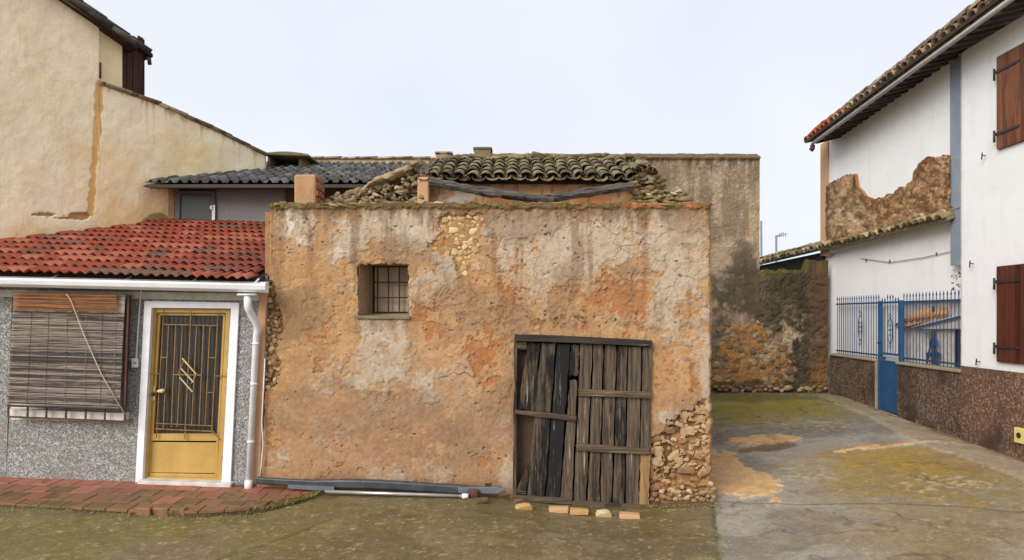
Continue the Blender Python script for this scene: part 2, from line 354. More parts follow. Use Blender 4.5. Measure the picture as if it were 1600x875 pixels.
def grid(name, PT, mat, parent=None, col=None, keep=None, flip=False):
    ny, nx = PT.shape[:2]
    idx = np.arange(ny * nx).reshape(ny, nx)
    q = np.stack([idx[:-1, :-1], idx[:-1, 1:], idx[1:, 1:], idx[1:, :-1]], -1)
    if flip: q = q[..., ::-1]
    q = q[keep] if keep is not None else q.reshape(-1, 4)
    return link_mesh(name, PT.reshape(-1, 3), np.ascontiguousarray(q), mat, parent, True, col)

class MB:
    def __init__(s): s.v = []; s.f = []
    def add(s, V, Fc):
        n = len(s.v); s.v += [tuple(x) for x in V]; s.f += [tuple(i + n for i in f) for f in Fc]; return s
    def prism(s, poly, vec):
        n = len(poly); vec = Vector(vec); A = [Vector(p) for p in poly]; B = [p + vec for p in A]
        return s.add(A + B, [tuple(range(n)), tuple(range(2 * n - 1, n - 1, -1))] + [(i, i + n, (i + 1) % n + n, (i + 1) % n) for i in range(n)])
    def box(s, a, b):
        x0, y0, z0 = (min(a[i], b[i]) for i in range(3)); x1, y1, z1 = (max(a[i], b[i]) for i in range(3))
        return s.prism([(x0, y0, z0), (x1, y0, z0), (x1, y0, z1), (x0, y0, z1)], (0, y1 - y0, 0))
    def bar(s, a, b, w, h, up=(0, 1, 0)):
        a, b = Vector(a), Vector(b); t = (b - a).normalized(); u = Vector(up); u = (u - t * u.dot(t)).normalized(); v = t.cross(u)
        return s.prism([a - v * w / 2 - u * h / 2, a + v * w / 2 - u * h / 2, a + v * w / 2 + u * h / 2, a - v * w / 2 + u * h / 2], b - a)
    def tube(s, path, r, seg=8, caps=True):
        path = [Vector(p) for p in path]; rs = r if isinstance(r, (list, tuple)) else [r] * len(path)
        V = []; Fc = []; pu = None
        for i, p in enumerate(path):
            t = (path[min(i + 1, len(path) - 1)] - path[max(i - 1, 0)]).normalized()
            u = pu if pu is not None else Vector((0, 0, 1) if abs(t.z) < 0.9 else (1, 0, 0))
            u = (u - t * u.dot(t)).normalized(); pu = u; q = t.cross(u)
            V += [p + (u * math.cos(k * 2 * math.pi / seg) + q * math.sin(k * 2 * math.pi / seg)) * rs[i] for k in range(seg)]
        for i in range(len(path) - 1):
            for k in range(seg):
                Fc.append((i * seg + k, i * seg + (k + 1) % seg, (i + 1) * seg + (k + 1) % seg, (i + 1) * seg + k))
        if caps: Fc += [tuple(range(seg - 1, -1, -1)), tuple(range((len(path) - 1) * seg, len(path) * seg))]
        return s.add(V, Fc)
    def build(s, name, mat, parent=None, smooth=False, bevel=0):
        return link_mesh(name, s.v, s.f, mat, parent, smooth, None, bevel)

def plank(mb, tl, tr, br, bl, th, n=9, jit=0.004, ragged=0.012, seed=0):
    """one sawn board: wavering long edges, uneven ends, th = thickness vector (to the back)"""
    rr = random.Random(seed); tl, tr, br, bl = map(Vector, (tl, tr, br, bl)); th = Vector(th); nrm = -th.normalized()
    V = []; Fc = []
    lo = [rr.uniform(-ragged, ragged) for _ in range(4)]
    up = (tl - bl).normalized()
    for i in range(n + 1):
        t = i / n; l = tl.lerp(bl, t); r_ = tr.lerp(br, t); ax = (r_ - l).normalized()
        row = []
        for j in range(4):
            p = l.lerp(r_, j / 3.0)
            if j in (0, 3): p = p + ax * rr.uniform(-jit, jit)
            p = p + nrm * (rr.uniform(-0.3, 0.3) * jit + (0 if j in (0, 3) else 0.002))
            if i in (0, n): p = p + up * lo[j]
            row.append(p)
        V += row
    m = len(V); V += [p + th for p in V]
    for i in range(n):
        for j in range(3):
            a = i * 4 + j; Fc.append((a, a + 4, a + 5, a + 1)); Fc.append((m + a, m + a + 1, m + a + 5, m + a + 4))
        a = i * 4; Fc.append((a, m + a, m + a + 4, a + 4)); a += 3; Fc.append((a, a + 4, m + a + 4, m + a))
    for j in range(3):
        Fc.append((j, j + 1, m + j + 1, m + j)); a = n * 4 + j; Fc.append((a, m + a, m + a + 1, a + 1))
    mb.add(V, Fc); return mb

def stone_mesh(i, mat, flat=1.0):
    rs_ = random.Random(100 + i); bm = bmesh.new()
    for q in range(22):
        v = Vector((rs_.gauss(0, 1), rs_.gauss(0, 1), rs_.gauss(0, 1))).normalized()
        e = 1.0 / (abs(v.x) ** 4 + abs(v.y) ** 4 + abs(v.z) ** 4) ** 0.25                      # boxy rather than round
        bm.verts.new(v * e * rs_.uniform(0.86, 1.08))
    r_ = bmesh.ops.convex_hull(bm, input=bm.verts[:])
    bmesh.ops.delete(bm, geom=[g for g in r_['geom_interior'] if isinstance(g, bmesh.types.BMVert)], context='VERTS')
    bmesh.ops.bevel(bm, geom=bm.edges[:], offset=0.09, segments=1, affect='EDGES', clamp_overlap=True)
    for v in bm.verts: v.co.z *= flat
    me = bpy.data.meshes.new('stone'); bm.to_mesh(me); bm.free(); me.materials.append(mat)
    me.polygons.foreach_set('use_smooth', [i % 2 == 0] * len(me.polygons)); return me
STONES = [stone_mesh(i, M['stone']) for i in range(12)]
def stones_in(parent, poly, Y, mat, rmin, rmax, n, name='stone', depth=0.6, seed=1, asp=(1.0, 1.5), gap=0.86, tilt=0.5, vary=0.02):
    """packs stones into an outline given in wall pixels on the plane at depth Y"""
    rr = random.Random(seed); xs = [p[0] for p in poly]; ys = [p[1] for p in poly]; got = []
    k = Y / F; tries = 0
    while len(got) < n and tries < 6000:
        tries += 1; sh = max(0.0, 1 - tries / 3500.0)
        x, y = rr.uniform(min(xs), max(xs)), rr.uniform(min(ys), max(ys))
        if not inpoly(np.array(x), np.array(y), poly): continue
        r = (rmin + (rmax - rmin) * rr.random() * (0.35 + 0.65 * sh)) / k
        a = rr.uniform(*asp)
        if any(((x - g[0]) / (r * a + g[2] * g[3])) ** 2 + ((y - g[1]) / (r + g[2])) ** 2 < gap for g in got): continue
        got.append((x, y, r, a))
        c = P(x, y, Y + rr.uniform(-vary, vary))
        W = Matrix.Translation(c) @ Matrix.Rotation(rr.uniform(-tilt, tilt), 4, 'Y') @ Matrix.Diagonal((r * k * a, r * k * depth, r * k, 1)) @ Matrix.Rotation(rr.choice((0, math.pi)), 4, 'Z')
        inst(name, rr.choice(STONES), W, parent, mat)
    return len(got)

# ------------------------------------------------------------------ tiles
def tile_mesh(name, prof, L, th, taper=1.0, nl=2, mat=None):
    """prof: list of (x, z) across; laid along +y, thickness th"""
    V = []; Fc = []; m = len(prof)
    for i in range(nl + 1):
        s = 1 + (taper - 1) * i / nl
        V += [(x * s, L * i / nl, z * s) for x, z in prof]
    o = len(V)
    V += [(x * 1.0, y, z - th) for x, y, z in V]
    for i in range(nl):
        for j in range(m - 1):
            a = i * m + j; Fc.append((a, a + 1, a + m + 1, a + m)); Fc.append((o + a, o + a + m, o + a + m + 1, o + a + 1))
        a = i * m; Fc.append((a, a + m, o + a + m, o + a)); a += m - 1; Fc.append((a, o + a, o + a + m, a + m))
    for j in range(m - 1):
        Fc.append((j, o + j, o + j + 1, j + 1)); a = nl * m + j; Fc.append((a, a + 1, o + a + 1, o + a))
    me = bpy.data.meshes.new(name); me.from_pydata(V, [], Fc); me.materials.append(mat)
    me.polygons.foreach_set('use_smooth', [f < nl * (m - 1) * 2 for f in range(len(Fc))]); me.update(); return me
def arc(r, n=8, squash=1.0): return [(-r * math.cos(math.pi * i / n), r * squash * math.sin(math.pi * i / n)) for i in range(n + 1)]
def wave(wd, amp, rolls, n=6):
    k = rolls * n; return [(-wd / 2 + wd * i / k, amp * (0.5 + 0.5 * math.cos(2 * math.pi * rolls * i / k + math.pi)) ) for i in range(k + 1)]
def frame(o, ex, ey):
    ex, ey = Vector(ex).normalized(), Vector(ey); ey = (ey - ex * ey.dot(ex)).normalized(); ez = ex.cross(ey)
    m = Matrix.Identity(4)
    for i in range(3): m[i][0], m[i][1], m[i][2], m[i][3] = ex[i], ey[i], ez[i], o[i]
    return m

# ================================================================== GROUND
CP = np.array([(-5.2, 7.5, -.04), (-3.7, 7.45, -.11), (-2.6, 7.6, -.16), (-2, 8.35, -.115), (-1.2, 8.3, -.125), (-.45, 8.3, -.145), (.12, 8.35, -.225), (.8, 8.3, -.27), (2.3, 8.5, -.235),
               (4.07, 15, .33), (6.6, 15, .33), (6.4, 12.2, .21), (6.3, 10.3, .134), (6.25, 9.03, .10), (5.6, 7, .03), (0, 6, -.28),
               (-4, 5.5, -.16), (3, 6, -.22), (5, 5, -.04), (4.3, 11, .02), (-7, 8, .0), (-4, 9.5, -.1), (0, 10, -.25), (0, 15, .1), (-6, 14, 0), (9, 9, .2), (9, 15, .35),
               (0, 0, -.3), (-8, 0, -.25), (8, 0, 0), (0, 24, .4), (-12, 24, .2), (12, 24, .4)])
def _k(r): return np.sqrt(r * r + 0.6)
_A = _k(np.hypot(CP[:, None, 0] - CP[None, :, 0], CP[:, None, 1] - CP[None, :, 1]))
_n = len(CP); _B = np.zeros((_n + 1, _n + 1)); _B[:_n, :_n] = _A + np.eye(_n) * -0.02; _B[:_n, _n] = 1; _B[_n, :_n] = 1
_W = np.linalg.solve(_B, np.append(CP[:, 2], 0))
def gz(x, y):
    x = np.clip(np.asarray(x, float), -12, 12); y = np.clip(np.asarray(y, float), 0, 24)
    t = np.full(x.shape, _W[_n])
    for i in range(_n): t = t + _W[i] * _k(np.hypot(x - CP[i, 0], y - CP[i, 1]))
    return t
def G(px, py):
    """where the sight line of a photo pixel meets the ground"""
    Y = 9.0
    for _ in range(40):
        z = float(gz((px - 800) * Y / F, Y)); Yn = (H - z) * F / (py - HOR); Y = 0.5 * Y + 0.5 * Yn
    return (px - 800) * Y / F, Y
def axis(a, b, st, far, k=1.5):
    c = list(np.arange(a, b + 1e-6, st)); lo, hi, s = a, b, st
    while hi < far:
        s *= k; hi += s; lo -= s; c.append(hi); c.insert(0, lo)
    return np.array(c)
gx = axis(-6.2, 7.0, 0.024, 400); gy = axis(5.6, 15.4, 0.024, 400)
X, Y = np.meshgrid(gx, gy)
Z = gz(X, Y)
n1 = fbm(X * 1.3, Y * 1.3, 5, 3); n2 = fbm(X * 5, Y * 5, 4, 9); n3 = fbm(X * 16, Y * 16, 3, 12)
xj = np.interp(Y, [5.0, 6.3, 8.4, 9.0], [1.40, 1.775, 2.29, 2.40]) + 0.03 * (fbm(X * 0, Y * 3, 3, 5) - .5)   # joint running out from the shed corner
_jx = [G(px, py) for px, py in ((1113, 781), (1200, 787), (1300, 787), (1400, 786), (1500, 790), (1590, 800))]
yj = np.interp(X, [p[0] for p in _jx], [p[1] for p in _jx]) + 0.05 * (fbm(X * 2.5, Y * 0, 3, 6) - .5)      # joint running right from the corner
c = np.zeros(X.shape + (3,)) + lin(120, 106, 76)
c = mixc(c, lin(110, 96, 58), ss(.35, .65, n1) * ss(-5, -1, X))                   # olive brown concrete by the shed
c = mixc(c, lin(134, 116, 80), ss(.56, .70, n2) * .5)
c = mixc(c, lin(92, 84, 58), ss(.52, .66, fbm(X * .9, Y * 1.6, 4, 21)) * .6)
c = mixc(c, lin(118, 108, 54), ss(.5, .62, n1 + .25 * np.exp(-(((X + 4.6) / 1.2) ** 2 + ((Y - 6.9) / .6) ** 2))) * ss(-1.2, -3.4, X) * .75)
rt = ss(-.01, .02, X - xj) * ss(20, 12, X)                                        # greyer slab right of the joint
grey = np.zeros_like(c) + lin(156, 148, 136); grey = mixc(grey, lin(132, 122, 108), ss(.4, .65, n1)); grey = mixc(grey, lin(152, 142, 126), ss(.58, .7, n2) * .5)
c = c * (1 - rt[..., None]) + grey * rt[..., None]
wx, wy = X + (n1 - .5) * .8 + (n2 - .5) * .3, Y + (n1 - .5) * .5 + (n2 - .5) * .2
def gblob(px, py, wpx, dy0, dy1, soft=.35, wa=1.0):
    """ground stain: centre pixel, half width in pixels, rows it spans"""
    x, y = G(px, py); _, ya = G(px, py - dy0); _, yb = G(px, py + dy1)
    ux, uy = X + (wx - X) * wa, Y + (wy - Y) * wa
    return ss(1 + soft, 1 - soft, np.hypot((ux - x) / (wpx * y / F), np.where(uy > y, (uy - y) / max(ya - y, .1), (uy - y) / max(y - yb, .1))))
al = ss(.0, .05, Y - yj) * rt
c = mixc(c, lin(136, 130, 36), gblob(1190, 632, 130, 16, 25, .55) * (.7 + .3 * ss(.35, .6, n2)) * rt)       # green moss bands in the alley
c = mixc(c, lin(134, 120, 50), gblob(1200, 652, 120, 16, 16, .6) * .7 * ss(.3, .6, n2) * rt)
c = mixc(c, lin(96, 88, 40), gblob(1180, 621, 120, 8, 6, .5) * .7 * rt)
c = mixc(c, lin(162, 128, 42), gblob(1390, 725, 130, 28, 42, .55) * (.65 + .35 * ss(.35, .6, n2)) * rt)      # ochre moss, centre right
c = mixc(c, lin(142, 118, 58), gblob(1470, 770, 180, 45, 45, .7) * .85 * (.5 + .5 * ss(.35, .6, n2)) * rt)
c = mixc(c, lin(132, 108, 58), gblob(1450, 840, 160, 40, 45, .6) * .7 * rt)
c = mixc(c, lin(108, 100, 92), gblob(1230, 675, 130, 10, 12, .4) * .6 * rt)
sand = np.maximum(gblob(1140, 745, 56, 46, 38, .5, .5), np.maximum(gblob(1190, 689, 56, 8, 8, .5, .6), gblob(1400, 696, 110, 2.5, 3.5, .3) * ss(.4, .55, n2)))
sand = ss(.44, .56, sand + (n2 - .5) * 1.0 + (n3 - .5) * .5 - .03 * 0) * (sand > .02)
c = mixc(c, lin(214, 174, 122), sand * rt); c = mixc(c, lin(196, 150, 98), sand * rt * ss(.5, .62, n2) * .8)
c = mixc(c, lin(112, 84, 58), gblob(1190, 703, 34, 5, 6, .2) * rt)
chips = ss(.86, .90, n3 + .34 * np.maximum(gblob(1250, 742, 30, 16, 16, .7) * .9, np.maximum(gblob(1480, 752, 70, 16, 22, .8), gblob(1290, 660, 40, 9, 12, .8) * .85)))
c = mixc(c, lin(186, 164, 130), chips * al * .7)
c = mixc(c, lin(180, 162, 128), ss(.76, .80, fbm(X * 24, Y * 24, 2, 13)) * .6)
yR = 6.02 + 25 / F * Y                                                             # worn pale footway along the white house
fw = ss(.03, -.03, (yR - .50 + .25 * (n1 - .5) + .12 * (n2 - .5) + .16 * ss(11.0, 12.5, Y)) - X) * ss(15, 14, Y)
c = mixc(c, lin(168, 152, 126), fw * .9); c = mixc(c, lin(138, 120, 92), fw * ss(.5, .65, n2) * .6)
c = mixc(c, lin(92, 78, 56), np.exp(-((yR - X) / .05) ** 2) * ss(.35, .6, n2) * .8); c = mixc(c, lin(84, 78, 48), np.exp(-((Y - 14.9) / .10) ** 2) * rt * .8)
crack = np.exp(-((Y - yj) / .020) ** 2) * (X > xj) + np.exp(-((X - xj) / .018) ** 2) * (Y < 8.5) * ss(.35, .5, fbm(X, Y * 4, 3, 8))
gxl = -2.6 + (Y - 6.2) * .62 + .08 * (fbm(Y * 3, Y * 0, 3, 4) - .5); crack = crack + np.exp(-((X - gxl) / .012) ** 2) * (Y < 7.5) * .8
hc = fbm(X * .8, Y * .8, 4, 44); crack = crack + np.exp(-((hc - .5) / .006) ** 2) * ss(.5, .6, fbm(X * .5, Y * .5, 2, 46)) * .7
c = mixc(c, lin(62, 54, 36), np.clip(crack, 0, 1) * .85)
c = mixc(c, lin(88, 90, 36), np.exp(-((X - xj) / .05) ** 2) * ss(.52, .6, n2) * (Y < 8.5) * .8)
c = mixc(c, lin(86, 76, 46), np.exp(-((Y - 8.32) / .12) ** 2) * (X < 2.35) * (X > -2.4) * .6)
c *= (0.72 + 0.42 * n3)[..., None] * (.88 + .24 * n2)[..., None]
Z = Z + (n2 - .5) * .02 + (n3 - .5) * .006 - np.clip(crack, 0, 1) * .012 + sand * rt * .02 + fw * .03
tag(grid('ground', np.stack([X, Y, Z], -1), M['ground'], None, c), 'damp stained concrete lane with mossy and sandy patches', None, None, 'structure')

# tiled pavement in front of the left house
def step_front(x):                       # front edge of the pavement (y) against x
    xs = [-9, -5.2, -3.69, -3.27, -2.65, -2.37, -2.18, -2.0]; ys = [7.5, 7.5, 7.43, 7.43, 7.66, 7.95, 8.25, 8.48]
    return float(np.interp(x, xs, ys))
def step_z(x, y): return 0.04 - 0.036 * (x + 5.88) - 0.025 * (8.5 - y)
pv = MB(); xs = [-8 + i * (6 / 40) for i in range(41)]
poly = [Vector((x, step_front(x) + .01, step_z(x, step_front(x)) - .03)) for x in xs] + [Vector((-2.0, 8.62, step_z(-2, 8.5) - .03)), Vector((-8, 8.62, step_z(-8, 8.5) - .03))]
pv.prism(poly, (0, 0, -.4))
pave = tag(pv.build('pavement', M['dark_mortar'], None), 'low red tiled pavement in front of the grey house', None, None, 'structure')
rr = random.Random(5)
pw, pd = .232, .272
rowy = 8.498; row = 0
while rowy > 7.45:
    x = -7.0 + (.5 * pw if row % 2 else 0)
    while x < -2.0:
        x0, x1 = x + .004, x + pw - .004
        y1 = rowy - .004; y0 = rowy - pd + .004
        f0, f1 = step_front(x0), step_front(x1)
        ya, yb = max(y0, f0 + rr.uniform(-.004, .006)), max(y0, f1 + rr.uniform(-.004, .006))
        if y1 - max(ya, yb) > .035:
            j = rr.uniform(-.002, .002); tl_ = rr.uniform(-.0015, .0015)
            pts = [(x0, ya), (x1, yb), (x1, y1), (x0, y1)]
            top = [Vector((a, b, step_z(a, b) + j + (tl_ if i in (1, 2) else -tl_))) for i, (a, b) in enumerate(pts)]
            edge = rowy - pd * 1.6 < min(f0, f1) or x > -2.75
            MB().prism(top, (0, 0, -.028)).build('paver', M['paver_moss'] if (row > 0 and (edge or rr.random() < .75)) else M['paver'], pave, bevel=.003)
        x += pw
    rowy -= pd; row += 1
# loose kerb bricks where the edge broke
for i, (px, py, ln) in enumerate(((226, 797, .15), (251, 797, .19), (278, 798, .17))):
    x, y = G(px, py + 7); z = float(gz(x, y))
    b_ = MB(); b_.prism([Vector((x - ln / 2, y - .03, z - .01)), Vector((x + ln / 2, y - .045, z - .01)), Vector((x + ln / 2 - .01, y + .06, z - .01)), Vector((x - ln / 2 + .008, y + .07, z - .01))], (0, 0, .085))
    b_.build('kerb_brick', M['paver_moss'], pave, bevel=.012)

# ================================================================== OCHRE SHED
shed = thing('plaster_shed', 'old ochre plaster shed with flaking wall, barred window, plank door and collapsed roof', 'shed', (-.1, 9, -.25))
YS = 8.5
nu, nv = 640, 430
vv = np.linspace(317, 796, nv); uu = np.linspace(0, 1, nu)
UU, VV = np.meshgrid(uu, vv)
left = np.interp(VV, [317, 322, 420, 600, 700, 796], [424, 421, 417, 412, 406, 399]) + (fbm(VV / 14, VV * 0, 4, 2) - .5) * 4
right = np.interp(VV, [317, 322, 500, 600, 640, 700, 770, 796], [1108, 1112, 1113, 1112, 1113, 1113, 1112, 1114]) + (fbm(VV / 12, VV * 0 + 3, 4, 4) - .5) * (3 + 7 * ss(610, 660, VV))
U = left + (right - left) * UU; V = VV
wU = U + (fbm(U / 40, V / 40, 4, 50) - .5) * 26; wV = V + (fbm(U / 40, V / 40, 4, 60) - .5) * 26
A = fbm(wU / 75, wV / 75, 5, 70); A2 = fbm(wU / 52, wV / 52, 5, 80); B = fbm(U / 11, V / 11, 4, 90); C = fbm(U / 4.2, V / 4.2, 3, 95); D = fbm(U / 140, V / 140, 3, 97)
bp = gauss(U, V, [(463, 352, 34, 42, .34), (530, 365, 22, 55, .24), (578, 352, 20, 34, .18), (648, 358, 42, 40, .28), (690, 395, 20, 20, .1), (888, 385, 48, 55, .34), (965, 380, 45, 55, .24),
                  (1050, 400, 42, 85, .3), (597, 545, 40, 62, .36), (775, 385, 35, 55, .2), (700, 430, 40, 30, .1), (1095, 560, 20, 60, .15), (795, 745, 14, 30, .35), (1040, 520, 40, 50, .12), (720, 560, 20, 40, .08), (1045, 650, 22, 16, .4), (1105, 600, 8, 40, .35)])
bo = gauss(U, V, [(663, 468, 20, 34, .34), (757, 560, 32, 34, .34), (800, 455, 18, 42, .22), (905, 452, 60, 24, .20), (975, 468, 40, 34, .24), (722, 494, 15, 12, .26), (583, 617, 22, 12, .30), (612, 618, 8, 10, .2),
                  (800, 640, 24, 60, .14), (1088, 572, 12, 44, .42), (500, 575, 10, 16, .2), (880, 500, 50, 14, .08), (650, 600, 10, 16, .2), (770, 720, 30, 30, .15), (985, 590, 18, 10, .12), (1030, 603, 9, 6, .3), (940, 420, 25, 20, .16), (420, 640, 16, 90, .25), (655, 650, 60, 10, .0)])
upper = ss(640, 520, V)
pale = ss(.56, .78, .5 + .75 * (A - .5) + .28 * (B - .5) + bp + .04 * upper - .02 * ss(600, 450, U))
orange = ss(.66, .70, .5 + .5 * (A2 - .5) + .5 * (B - .5) + bo + .02 * upper) * (1 - ss(0.5, .62, pale * 1.0) * .6)
edge_t = np.exp(-((pale - .5) / .25) ** 2) * ss(.5, .6, B)
scale_off = ss(.56, .575, fbm(wU / 22, wV / 22, 4, 120) + .05 * upper - .18 * ss(540, 680, V) - .06 * ss(640, 480, U))   # small scabs of lost skin
col = np.zeros(U.shape + (3,)) + lin(186, 146, 108)
col = mixc(col, lin(192, 146, 98), ss(.42, .62, D) * .8)
col = mixc(col, lin(178, 140, 108), ss(540, 680, V) * .75)
col = mixc(col, lin(164, 124, 96), ss(.45, .6, fbm(U / 60, V / 25, 4, 130)) * ss(620, 700, V) * .7)
col = mixc(col, lin(188, 144, 98), ss(520, 430, U) * ss(330, 480, V) * .6)
col = mixc(col, lin(204, 164, 122), scale_off * .5)
col = mixc(col, lin(200, 182, 160), pale * .8); col = mixc(col, lin(184, 170, 154), pale * ss(.45, .6, B) * .6)
col = mixc(col, lin(226, 216, 200), pale * ss(.52, .62, fbm(U / 18, V / 18, 3, 140)) * gauss(U, V, [(463, 355, 30, 40, 1), (535, 370, 20, 40, .7), (640, 350, 30, 25, .5), (600, 520, 35, 20, .4)]))
col = mixc(col, lin(170, 106, 58), orange * .7); col = mixc(col, lin(186, 126, 78), orange * ss(.5, .6, B) * .6)
col = mixc(col, lin(150, 120, 90), edge_t * .5)
# rain staining below the coping, the sill and at the foot
drip = fbm(U / 9, V / 90, 4, 150)
col = mixc(col, lin(112, 86, 60), ss(352, 326, V + (drip - .5) * 50) * .75)
col = mixc(col, lin(128, 112, 92), gauss(U, V, [(598, 505, 36, 14, .75)]) * ss(.3, .6, drip))
col = mixc(col, lin(136, 106, 80), ss(.5, .68, fbm(U / 18, V / 130, 4, 160)) * .6 * ss(600, 400, V))
col = mixc(col, lin(150, 122, 98), ss(.48, .66, fbm(U / 90, V / 70, 4, 165)) * .55)
col = mixc(col, lin(140, 104, 74), ss(725, 770, V + (B - .5) * 30) * .6)
f1, f2 = worley(wU / 34, wV / 34, 5)
crk = np.exp(-((f2 - f1) / .02) ** 2) * ss(.52, .6, fbm(U / 70, V / 70, 3, 170)) * ss(560, 430, V)
crk = np.maximum(crk, np.exp(-((U - 598 - 8 * np.sin(V / 5.0) - 5 * np.sin(V / 2.3)) / 1.4) ** 2) * (V < 412) * (V > 384))
crk = np.maximum(crk, np.exp(-((V - 408 - 3 * np.sin(U / 6.0)) / 1.4) ** 2) * (U > 565) * (U < 625) * .7)
col = mixc(col, lin(120, 88, 62), crk * .75)
pits = ss(.82, .88, C + .1 * (B - .5) + .05 * upper) * ss(.5, .62, D + .12 * upper - .06) * (.25 + .75 * upper)
col = mixc(col, lin(118, 86, 60), pits * .6)
pits2 = ss(.86, .91, fbm(U / 6, V / 6, 2, 175) + .10 * gauss(U, V, [(470, 350, 60, 40, 1), (860, 370, 70, 50, 1), (900, 495, 60, 14, 1.6), (600, 350, 60, 40, .5)])); col = mixc(col, lin(88, 70, 56), pits2 * .7)
# bare stone patches
SP1 = [(690, 338), (756, 336), (752, 366), (742, 372), (750, 385), (736, 405), (728, 432), (712, 430), (708, 404), (690, 400), (668, 388), (672, 378), (688, 366)]
SP2 = [(1104, 622), (1096, 626), (1086, 640), (1064, 642), (1058, 652), (1040, 654), (1034, 676), (1020, 682), (1018, 775), (1103, 776), (1105, 700)]
SP3 = [(416, 438), (429, 440), (432, 470), (441, 515), (430, 545), (440, 570), (432, 598), (420, 612), (410, 600)]
def soft_poly(poly, s=4.0):
    m = np.zeros_like(U)
    for dx, dy in ((-s, 0), (s, 0), (0, -s), (0, s), (0, 0)):
        m += inpoly(U + (fbm(U / 9, V / 9, 3, 180) - .5) * 14 + dx * .3, V + (fbm(U / 9, V / 9, 3, 190) - .5) * 14 + dy * .3, poly)
    return m / 5
sp1, sp2, sp3 = soft_poly(SP1), soft_poly(SP2), soft_poly(SP3)
sp = np.maximum(np.maximum(sp1, sp2), sp3)
col = mixc(col, lin(176, 134, 88), sp); col = mixc(col, lin(138, 102, 68), np.maximum(sp2, sp3) * ss(.4, .6, B)); col = mixc(col, lin(178, 112, 62), sp2 * ss(690, 740, V) * ss(.45, .6, fbm(U / 20, V / 20, 3, 195)) * .7)
qx, qy = (wU + (B - .5) * 14) / 23, (wV + (B - .5) * 10 + (C - .5) * 6) / 14
g1, g2 = worley(qx, qy, 31); ch_ = fbm(np.floor(qx * 1.6), np.floor(qy * 1.6), 1, 33); ch_ = .6 * ch_ + .4 * fbm(wU / 15, wV / 11, 2, 34)
flake = ss(.02, .14, g2 - g1) * ss(.34, .5, ch_)
col = mixc(col, lin(196, 166, 128), sp2 * flake * ss(770, 725, V) * .75); col = mixc(col, lin(104, 76, 52), sp2 * (1 - flake) * ss(.5, .3, ch_) * .7)
cop = ss(328, 324, V + (fbm(U / 8, V / 8, 3, 200) - .5) * 7)                       # coping course
col = mixc(col, lin(124, 100, 70), cop); col = mixc(col, lin(176, 112, 76), cop * ss(820, 1000, U) * ss(.4, .6, fbm(U / 25, V / 9, 3, 210)))
col = mixc(col, lin(104, 98, 50), cop * ss(.55, .66, fbm(U / 14, V / 6, 3, 220)) * .6)
col = mixc(col, lin(110, 92, 70), ss(.5, .66, B + .12 * (C - .5)) * gauss(U, V, [(905, 497, 46, 12, .9), (862, 505, 20, 10, .6), (690, 350, 60, 10, .3)]).clip(0, 1))
col = col * np.array([.80, .80, .78])
col *= (0.76 + 0.48 * C)[..., None] * (.90 + .20 * B)[..., None]
hgt = .030 * (fbm(U / 120, V / 120, 3, 230) - .5) + .008 * ss(.3, .6, pale) - .010 * orange - (.003 + .004 * upper) * scale_off - .03 * sp1 - .05 * np.maximum(sp2, sp3) - .008 * crk - .008 * pits - .012 * pits2 + (.004 + .007 * upper) * (B - .5) + .006 * (C - .5)
hgt += sp2 * (flake * (.014 + .024 * ch_) * ss(780, 740, V) + .02 * (B - .5) - .02 * (1 - flake))
hgt += cop * (.022 + .03 * (fbm(U / 12, V / 10, 3, 240) - .5)) + .05 * ss(690, 790, V) * ss(1000, 400, U) * .3
hgt -= .05 * ss(5, 0, U - left) + .05 * ss(5, 0, right - U)
k = YS / F
PT = np.stack([(U - 800) * k, np.full_like(U, YS) - hgt, H - (V - HOR) * k], -1)
PT[0, :, 2] += (fbm(U[0] / 9, U[0] * 0, 3, 250) - .5) * .05
um, vm = (U[:-1, :-1] + U[1:, 1:]) / 2, (V[:-1, :-1] + V[1:, 1:]) / 2
ragw = (fbm(um / 7, vm / 7, 3, 260) - .5) * 5
keep = ~((um > 559 + ragw) & (um < 638 + ragw) & (vm > 412 + ragw) & (vm < 494 + ragw * .5))
keep &= ~((um > 805) & (um < 1016) & (vm > np.interp(um, [805, 1016], [528, 538])))
wall = grid('wall', PT, M['plaster'], shed, col, keep, flip=True)
# the body behind the front: thickness, side walls, dark inside
tz, bz = H - (322 - HOR) * k, -.5
b_ = MB()
b_.box((2.26, YS + .06, bz), (1.85, 14.7, tz - .06)); b_.build('side_wall', M['mortar'], shed)
b_ = MB(); b_.box((-2.86, YS + .06, -.3), (-2.45, 14.7, tz - .06)); b_.build('side_wall', M['mortar'], shed)
b_ = MB(); b_.box((-2.44, YS + .05, tz - .13), (1.84, YS + .5, tz - .02))
b_.build('wall_head', M['dark_mortar'], shed)
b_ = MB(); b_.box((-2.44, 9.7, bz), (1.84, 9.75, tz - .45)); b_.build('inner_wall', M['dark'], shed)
b_ = MB(); b_.box((-2.44, YS + .5, tz - .4), (1.84, 14.6, tz - .3)); b_.build('ceiling', M['dark_mortar'], shed)
